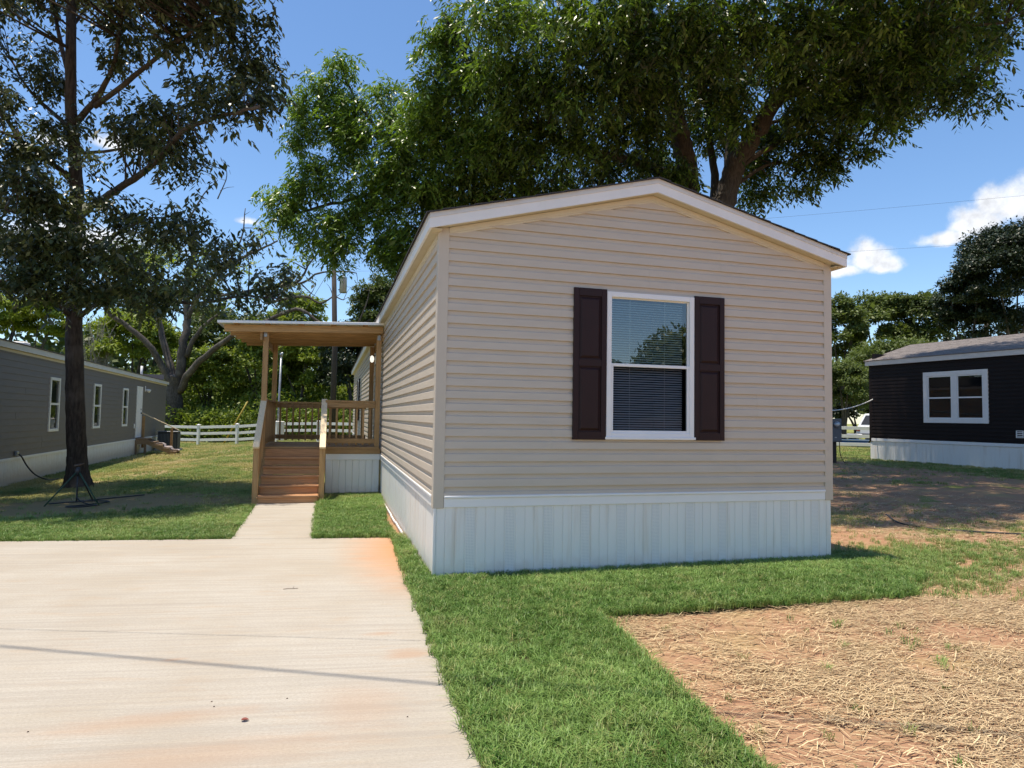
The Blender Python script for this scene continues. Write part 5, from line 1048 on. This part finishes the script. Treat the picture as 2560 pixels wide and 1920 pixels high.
B_('round_shrub', 'dense round olive-green shrub right of the tan home corner', 1822, 850, 33, 62, 68, leaf_far, 12000, .13, .15, .8, 70, catg='shrub')
B_('low_shrub', 'low dark shrub behind the white vehicle', 1850, 890, 38, 70, 36, leaf_dark, 6000, .18, .3, 1, catg='shrub')
B_('leafy_tree', 'airy green tree just right of the tan gable', 1815, 740, 44, 62, 95, leaf_far, 8500, .24, .2, 1, 34)
B_('leafy_tree', 'tall airy green tree in the middle of the right skyline', 1905, 715, 46, 72, 82, leaf_far, 9500, .24, .3, 1, 36)
B_('leafy_tree', 'green tree beside the big dark tree on the right skyline', 2000, 710, 45, 70, 85, leaf_far, 9500, .24, .1, .9, 38)
B_('leafy_tree', 'low spreading green tree just behind the ridge of the black home', 1960, 790, 40, 130, 50, leaf_far, 8000, .22, .1, .8)
B_('large_dark_tree', 'large dark evergreen filling the right edge above the black roof', 2190, 600, 36, 120, 118, leaf_dark, 30000, .17, .1, .9, 110)
B_('dark_tree', 'dark lower tree at the left flank of the large evergreen', 2085, 660, 37, 62, 90, leaf_dark, 12000, .17, .2, 1, 60)
B_('dark_tree', 'dark foliage below the large evergreen, behind the black roof', 2150, 720, 38, 130, 60, leaf_dark, 9000, .2, 0, .8)
B_('street_tree', 'round tree across the street behind the viewer, mirrored in the front window', 2200, 1000, -42, 150, 120, leaf_far, 6000, .5, 0, .9, group='trees across the street') if 0 else None
for (x, y, r_, h_, lab) in ((26.0, -40.0, 4.4, 8.4, 'round tree across the street, mirrored in the front window'), (20.8, -42.0, 3.6, 5.6, 'low tree across the street, mirrored low in the front window'), (-8.0, -44.0, 5.0, 6.0, 'tree across the street left of the driveway'), (38.0, -34.0, 5.0, 8.0, 'tree across the street at the far right')):
    o = empty('street_tree', (x, y, 0), 0, lab, 'tree', 'trees across the street'); c = np.array([x, y, h_*.62]); k = unit(rng.normal(0, 1, (5200, 3))); pos = c+k*np.array([r_, r_, h_*.45])*rng.uniform(.5, 1, (5200, 1)); leaves('crown', pos, rng.normal(0, 1, pos.shape), k+rng.normal(0, .4, pos.shape),   .55, .32, leaf_far, o, tints(pos), (x, y, 0)); v, f = tubegeo([(0, 0, -.1), (.1, 0, h_*.6)], [.3, .15], 8); mobj('trunk', v, f, bark_grey, o, True)
# undergrowth beyond the fence, one tangled mass
n = 110000; a_ = rng.uniform(-12, 26, n); o_ = rng.uniform(2.2, 13, n); hmax = (.6+2.6*fbm(a_, o_, .35, 61))*(1+.16*(o_-2)); nr_ = np.array([-fd[1], fd[0]]); xy = f0+fd*a_[:, None]+nr_*o_[:, None]; keep = (xy[:, 0] < 13); a_, o_, hmax, xy = a_[keep], o_[keep], hmax[keep], xy[keep]; n = len(xy)
pos = np.column_stack([xy, terrain(xy[:, 0], xy[:, 1])+hmax*rng.random(n)**.7]); ug = leaves('undergrowth', pos, rng.normal(0, 1, pos.shape), rng.normal(0, .6, pos.shape)+(0, -.3, .8), .22*np.exp(rng.normal(0, .3, n)), .12, leaf_bush, None, tints(pos, 0, .9, .5), (0, 0, 0)); ug['label'] = 'tangled green undergrowth behind the white fence'; ug['category'] = 'undergrowth'
# pale dead brush above the grey roof
db = at(205, 735, 44); ds = empty('dead_brush', dz(db), 0, 'pale leafless brush rising above the grey roof right of the oak trunk', 'shrub'); m_ = MB()
for i in range(46):
    a = rng.uniform(0, 6.28); e = np.array([math.cos(a)*rng.uniform(.3, 1.5), math.sin(a)*rng.uniform(.3, 1.5), rng.uniform(4.5, 8.2)]); mid = e*np.array([.3, .3, .6])+rng.normal(0, .2, 3); c_ = cat([(0, 0, 0), mid, e], 5); m_.add(*tubegeo(c_, np.linspace(.05, .012, len(c_)), 4, 0, False))
    for j in range(4): b_ = c_[rng.integers(4, len(c_))]; e2 = b_+rng.normal(0, .5, 3)+(0, 0, .4); m_.add(*tubegeo([b_, (b_+e2)/2+rng.normal(0, .06, 3), e2], [.018, .013, .007], 3, 0, False))
m_.build('branches', plain('pale_dead_wood', (.30, .27, .25), (.22, .20, .185), .9, 8), ds)
# the wood that closes the view
wl = []; 
for i in range(420):
    a = rng.uniform(-1.1, 1.45); dd_ = rng.uniform(62, 95); h = rng.uniform(1, 9)*(1.0 if rng.random() < .8 else 1.15); wl.append((CAM[0]+math.sin(a+YAW)*dd_, CAM[1]+math.cos(a+YAW)*dd_, h))
wl = np.array(wl); p = unit(rng.normal(0, 1, (len(wl), 120, 3))); pos = (wl[:, None]+p*np.array([3.2, 3.2, 2.0])*rng.uniform(.5, 1, (len(wl), 120, 1))).reshape(-1, 3); pos[:, 2] = np.maximum(pos[:, 2], .1); pn = p.reshape(-1, 3)+rng.normal(0, .4, pos.shape); pn[:, 2] += .4
wo = leaves('woodland', pos, rng.normal(0, 1, pos.shape), pn, .75, .5, leaf_far, None, tints(pos, 0, .8, .2), (0, 0, 0)); wo['label'] = 'dense dark woodland closing the view behind the yards'; wo['category'] = 'woodland'

# ------------------------------------------------------------------ grass and straw
def bladeset(n, h, spread, wd, bend, seed):
    g = np.random.default_rng(seed); V = []; T = []
    for i in range(n):
        a = g.uniform(0, 6.28); r_ = spread*math.sqrt(g.random()); b = np.array([math.cos(a)*r_, math.sin(a)*r_, 0]); hh = h*g.uniform(.55, 1.15); az = g.uniform(0, 6.28); dv = np.array([math.cos(az), math.sin(az), 0]); s = np.array([-dv[1], dv[0], 0])*wd*g.uniform(.7, 1.2)/2; bd = bend*g.uniform(.3, 1.3)*hh
        m_ = b+dv*bd*.35+np.array([0, 0, hh*.6]); t = b+dv*bd+np.array([0, 0, hh*(1-.25*bd/hh)]); k = len(V); V += [b-s, b+s, m_-s*.8, m_+s*.8, t]; T += [(k, k+1, k+3), (k, k+3, k+2), (k+2, k+3, k+4)]
    return V, T
def grassmat(name, c_dark, c_light, c_dry):
    m, nt, p = newmat(name); o = nt.nodes['Material Output']; p.inputs['Roughness'].default_value = .45; p.inputs['Specular IOR Level'].default_value = .4
    at_ = N(nt, 'ShaderNodeAttribute', attribute_name='tint', attribute_type='INSTANCER'); at2 = N(nt, 'ShaderNodeAttribute', attribute_name='dry', attribute_type='INSTANCER')
    c = mixc(nt, at_.outputs['Fac'], c_dark, c_light); c = mixc(nt, at2.outputs['Fac'], c, c_dry); L(nt, c, p.inputs['Base Color'])
    tr = N(nt, 'ShaderNodeBsdfTranslucent'); L(nt, c, tr.inputs[0]); ms = N(nt, 'ShaderNodeMixShader', inp={0: .30}); L(nt, p.outputs[0], ms.inputs[1]); L(nt, tr.outputs[0], ms.inputs[2]); L(nt, ms.outputs[0], o.inputs[0]); return m
gmat = grassmat('lawn_grass', (.075, .168, .022), (.27, .41, .105), (.50, .42, .18))
protos = bpy.data.collections.new('tuft_library')
def tuft(n, h, spread, wd, bend, seed):
    V, T = bladeset(n, h, spread, wd, bend, seed); me = bpy.data.meshes.new('tuft'); me.from_pydata([tuple(v) for v in V], [], T); me.update(); me.materials.append(gmat); o = bpy.data.objects.new('tuft', me); protos.objects.link(o); return o
near_t = [tuft(16, .060, .034, .0046, .9, s) for s in (1, 2, 3, 4, 11, 12)]; mid_t = [tuft(14, .052, .07, .008, .8, s) for s in (5, 6, 7)]; far_t = [tuft(10, .075, .15, .016, .7, s) for s in (8, 9)]
def scatter(name, pts, scale, tint, dry, objs):
    n = len(pts); me = bpy.data.meshes.new(name); me.vertices.add(n); me.vertices.foreach_set('co', np.ascontiguousarray(pts, np.float32).ravel())
    for nm, v in (('sc', scale), ('tint', tint), ('dry', dry), ('rz', rng.uniform(0, 6.28, n))): me.attributes.new(nm, 'FLOAT', 'POINT').data.foreach_set('value', np.ascontiguousarray(np.broadcast_to(v, n), np.float32))
    me.attributes.new('vi', 'INT', 'POINT').data.foreach_set('value', rng.integers(0, len(objs), n).astype(np.int32))
    o = bpy.data.objects.new(name, me); COL.objects.link(o); o['kind'] = 'stuff'; me.materials.append(gmat)
    ng = bpy.data.node_groups.new(name, 'GeometryNodeTree'); ng.interface.new_socket('Geometry', in_out='INPUT', socket_type='NodeSocketGeometry'); ng.interface.new_socket('Geometry', in_out='OUTPUT', socket_type='NodeSocketGeometry')
    gi = ng.nodes.new('NodeGroupInput'); go = ng.nodes.new('NodeGroupOutput'); ip = ng.nodes.new('GeometryNodeInstanceOnPoints'); jg = ng.nodes.new('GeometryNodeJoinGeometry')
    for ob in objs[::-1]:
        oi = ng.nodes.new('GeometryNodeObjectInfo'); oi.inputs['Object'].default_value = ob; oi.inputs['As Instance'].default_value = True; ng.links.new(oi.outputs['Geometry'], jg.inputs[0])
    def na(nm, ty='FLOAT'):
        a = ng.nodes.new('GeometryNodeInputNamedAttribute'); a.data_type = ty; a.inputs['Name'].default_value = nm; return a.outputs['Attribute']
    cx = ng.nodes.new('ShaderNodeCombineXYZ'); ng.links.new(na('rz'), cx.inputs['Z']); er = ng.nodes.new('FunctionNodeEulerToRotation'); ng.links.new(cx.outputs[0], er.inputs[0])
    ng.links.new(gi.outputs[0], ip.inputs['Points']); ng.links.new(jg.outputs[0], ip.inputs['Instance']); ip.inputs['Pick Instance'].default_value = True; ng.links.new(na('vi', 'INT'), ip.inputs['Instance Index']); ng.links.new(er.outputs[0], ip.inputs['Rotation']); ng.links.new(na('sc'), ip.inputs['Scale']); ng.links.new(ip.outputs[0], go.inputs[0])
    o.modifiers.new('scatter', 'NODES').node_group = ng; return o
def pale(x, y): return sst(.45, .68, fbm(x, y, .8, 31))
def sample(x0, x1, y0, y1, dens):
    n = int((x1-x0)*(y1-y0)*dens); return rng.uniform(x0, x1, n), rng.uniform(y0, y1, n)
def infrustum(x, y, marg=1.55):
    D = np.stack([x-CAM[0], y-CAM[1], np.full_like(x, -CAM[2])], -1); z = D @ Fv; return (z > .3) & (np.abs(D @ Rv) < z*1280/FPX*marg) & (-(D @ Uv) < z*960/FPX*1.45)
# thick new sod
x, y = sample(-1.1, 5.7, -5.2, 6.3, 1250); k = (inpoly(x, y, SOD_FRONT) | inpoly(x, y, SOD_SIDE)) & infrustum(x, y)
x, y = x[k], y[k]; pl = pale(x, y)
scatter('grass', np.stack([x, y, np.full_like(x, .018)], -1), rng.uniform(.7, 1.25, len(x)), np.clip(.22+.45*pl+rng.normal(0, .34, len(x)), 0, 1), np.clip(rng.normal(.03, .10, len(x))+.45*(rng.random(len(x)) < .07)+.35*sst(.62, .78, fbm(x, y, 1.5, 77)), 0, 1), near_t)
# the sod thins out into patchy grass towards the right
x, y = sample(4.0, 8.5, -2.0, 2.2, 1100); f_ = np.exp(-((y+.45-.12*(x-4.3))/(.55+.10*(x-4)))**2)*sst(8.4, 4.6, x)*sst(.30, .60, fbm(x, y, 1.6, 71)+.32*sst(6.0, 4.3, x)); k = (rng.random(len(x)) < f_) & ~inpoly(x, y, SOD_FRONT) & infrustum(x, y); x, y = x[k], y[k]
scatter('grass', np.stack([x, y, terrain(x, y)-.008], -1), rng.uniform(.6, 1.2, len(x)), rng.uniform(.1, .9, len(x)), np.clip(rng.normal(.15, .2, len(x)), 0, 1), near_t)
# sod edges spilling over the concrete and the soil
ed = []
for a, b in (((-.25, -5.0), (-.235, -1.5)), ((-.235, -1.5), (-.15, 2.05)), ((.83, -3.4), (1.0, -1.3)), ((.7, -4.8), (.83, -3.4)), ((1.0, -1.31), (3.9, -1.34)), ((-1.05, 2.2), (-.13, 2.08)), ((-1.04, 2.2), (-1.04, 5.4))):
    a = np.array(a); b = np.array(b); n = int(np.linalg.norm(b-a)*90); t = rng.random(n)[:, None]; ed.append(a+(b-a)*t+rng.normal(0, .016, (n, 2)))
ed = np.vstack(ed); scatter('grass', np.column_stack([ed, np.full(len(ed), .012)]), rng.uniform(.6, 1.25, len(ed)), rng.uniform(.1, .9, len(ed)), np.clip(rng.normal(.08, .15, len(ed)), 0, 1), near_t)
# the left lawn
def lawn(x0, x1, y0, y1, dens, objs, hs=1.0, drym=.15, skip=None):
    x, y = sample(x0, x1, y0, y1, dens); g = greenness(x, y); k = (rng.random(len(x)) < g**1.3) & infrustum(x, y)
    for P_ in (DRIVE_A, DRIVE_B, WALK1, WALK2, SOD_FRONT, SOD_SIDE): k &= ~inpoly(x, y, P_)
    k &= ~((x > -.02) & (x < W+.02) & (y > -.02)) & ~((x > -2.1) & (x < 0) & (y > 5.3) & (y < 8.6))
    k &= ~((x < -7.70+(y-10.9)*-.0494) & (y > 2.8) & (x > -12.5) & (y < 30)) if x0 < -6 else True
    x, y, g = x[k], y[k], g[k]; n2 = fbm(x, y, .7, 41)
    scatter('grass', np.stack([x, y, terrain(x, y)-.006], -1), rng.uniform(.6, 1.2, len(x))*hs, np.clip(.2+.5*pale(x, y)+rng.normal(0, .2, len(x)), 0, 1), np.clip(rng.normal(drym, .18, len(x))+drym*2.2*sst(.42, .62, n2), 0, 1), objs)
lawn(-9.5, -1.9, 2.1, 5.2, 1150, near_t, 1.05, .06); lawn(-11, -1.9, 5.2, 10.0, 420, mid_t, .85, .22); lawn(-9, 0, 10.0, 19.0, 170, mid_t, 1.1, .30); lawn(-14, 2, 19, 40, 60, far_t, 1.0, .30)
lawn(4.2, 9.0, -.9, 5.0, 420, mid_t, .8, .25); lawn(5.0, 20.0, 5.0, 14.0, 120, mid_t, 1.1, .25); lawn(1.0, 6.5, -5.0, -1.0, 260, near_t, .9, .15); lawn(12, 36, 12, 34, 40, far_t, 1.0, .2)
# scattered straw on the bare soil
strawm, nt_, p_ = newmat('dry_straw'); at_ = N(nt_, 'ShaderNodeAttribute', attribute_name='tint'); L(nt_, mixc(nt_, at_.outputs['Fac'], (.25, .15, .07), (.70, .53, .30)), p_.inputs['Base Color']); p_.inputs['Roughness'].default_value = .55
def straw(x, y, ls):
    n = len(x); a = rng.normal(0, .55, n)+np.where(rng.random(n) < .3, rng.uniform(-1.6, 1.6, n), 0)-.25; l = ls*rng.uniform(.4, 1.3, n); d = np.stack([np.cos(a), np.sin(a), rng.normal(0, .10, n)], -1); s = np.stack([-np.sin(a), np.cos(a), np.zeros(n)], -1)*rng.uniform(.0010, .0027, n)[:, None]*(ls/.09)
    c = np.stack([x, y, terrain(x, y)+rng.uniform(-.003, .014, n)], -1); up_ = np.array([0, 0, .004]); bend = s*rng.normal(0, 1.6, n)[:, None]
    V = np.stack([c-d*l[:, None]/2-s, c-d*l[:, None]/2+s, c+bend+up_+s, c+bend+up_-s, c+d*l[:, None]/2+s, c+d*l[:, None]/2-s], 1); i = np.arange(n)[:, None]*6
    T = np.stack([i+np.array(t) for t in ((0, 1, 2), (0, 2, 3), (3, 2, 4), (3, 4, 5))], 1).reshape(-1, 3)
    return tag(meshfast('straw', V.reshape(-1, 3), T, strawm, None, np.repeat(np.clip(rng.normal(.52, .34, n), 0, 1), 6)), kind='stuff')
def sfilter(x, y, c=.30):
    k = infrustum(x, y) & ~inpoly(x, y, SOD_FRONT) & ((x > 4.25) | (y < 0)) & ((x > .6) | (y > 0)); return k & (rng.random(len(x)) < c*.5+.95*sst(.36, .62, fbm(x, y, .9, 51)))
x, y = sample(.6, 8.0, -6.0, -.6, 4400); k = sfilter(x, y); straw(x[k], y[k], .095)
x, y = sample(4.3, 10.5, -.8, 6.0, 800); k = sfilter(x, y); straw(x[k], y[k], .13)
x, y = sample(5.0, 17.0, 6.0, 12.0, 110); k = sfilter(x, y); straw(x[k], y[k], .22)
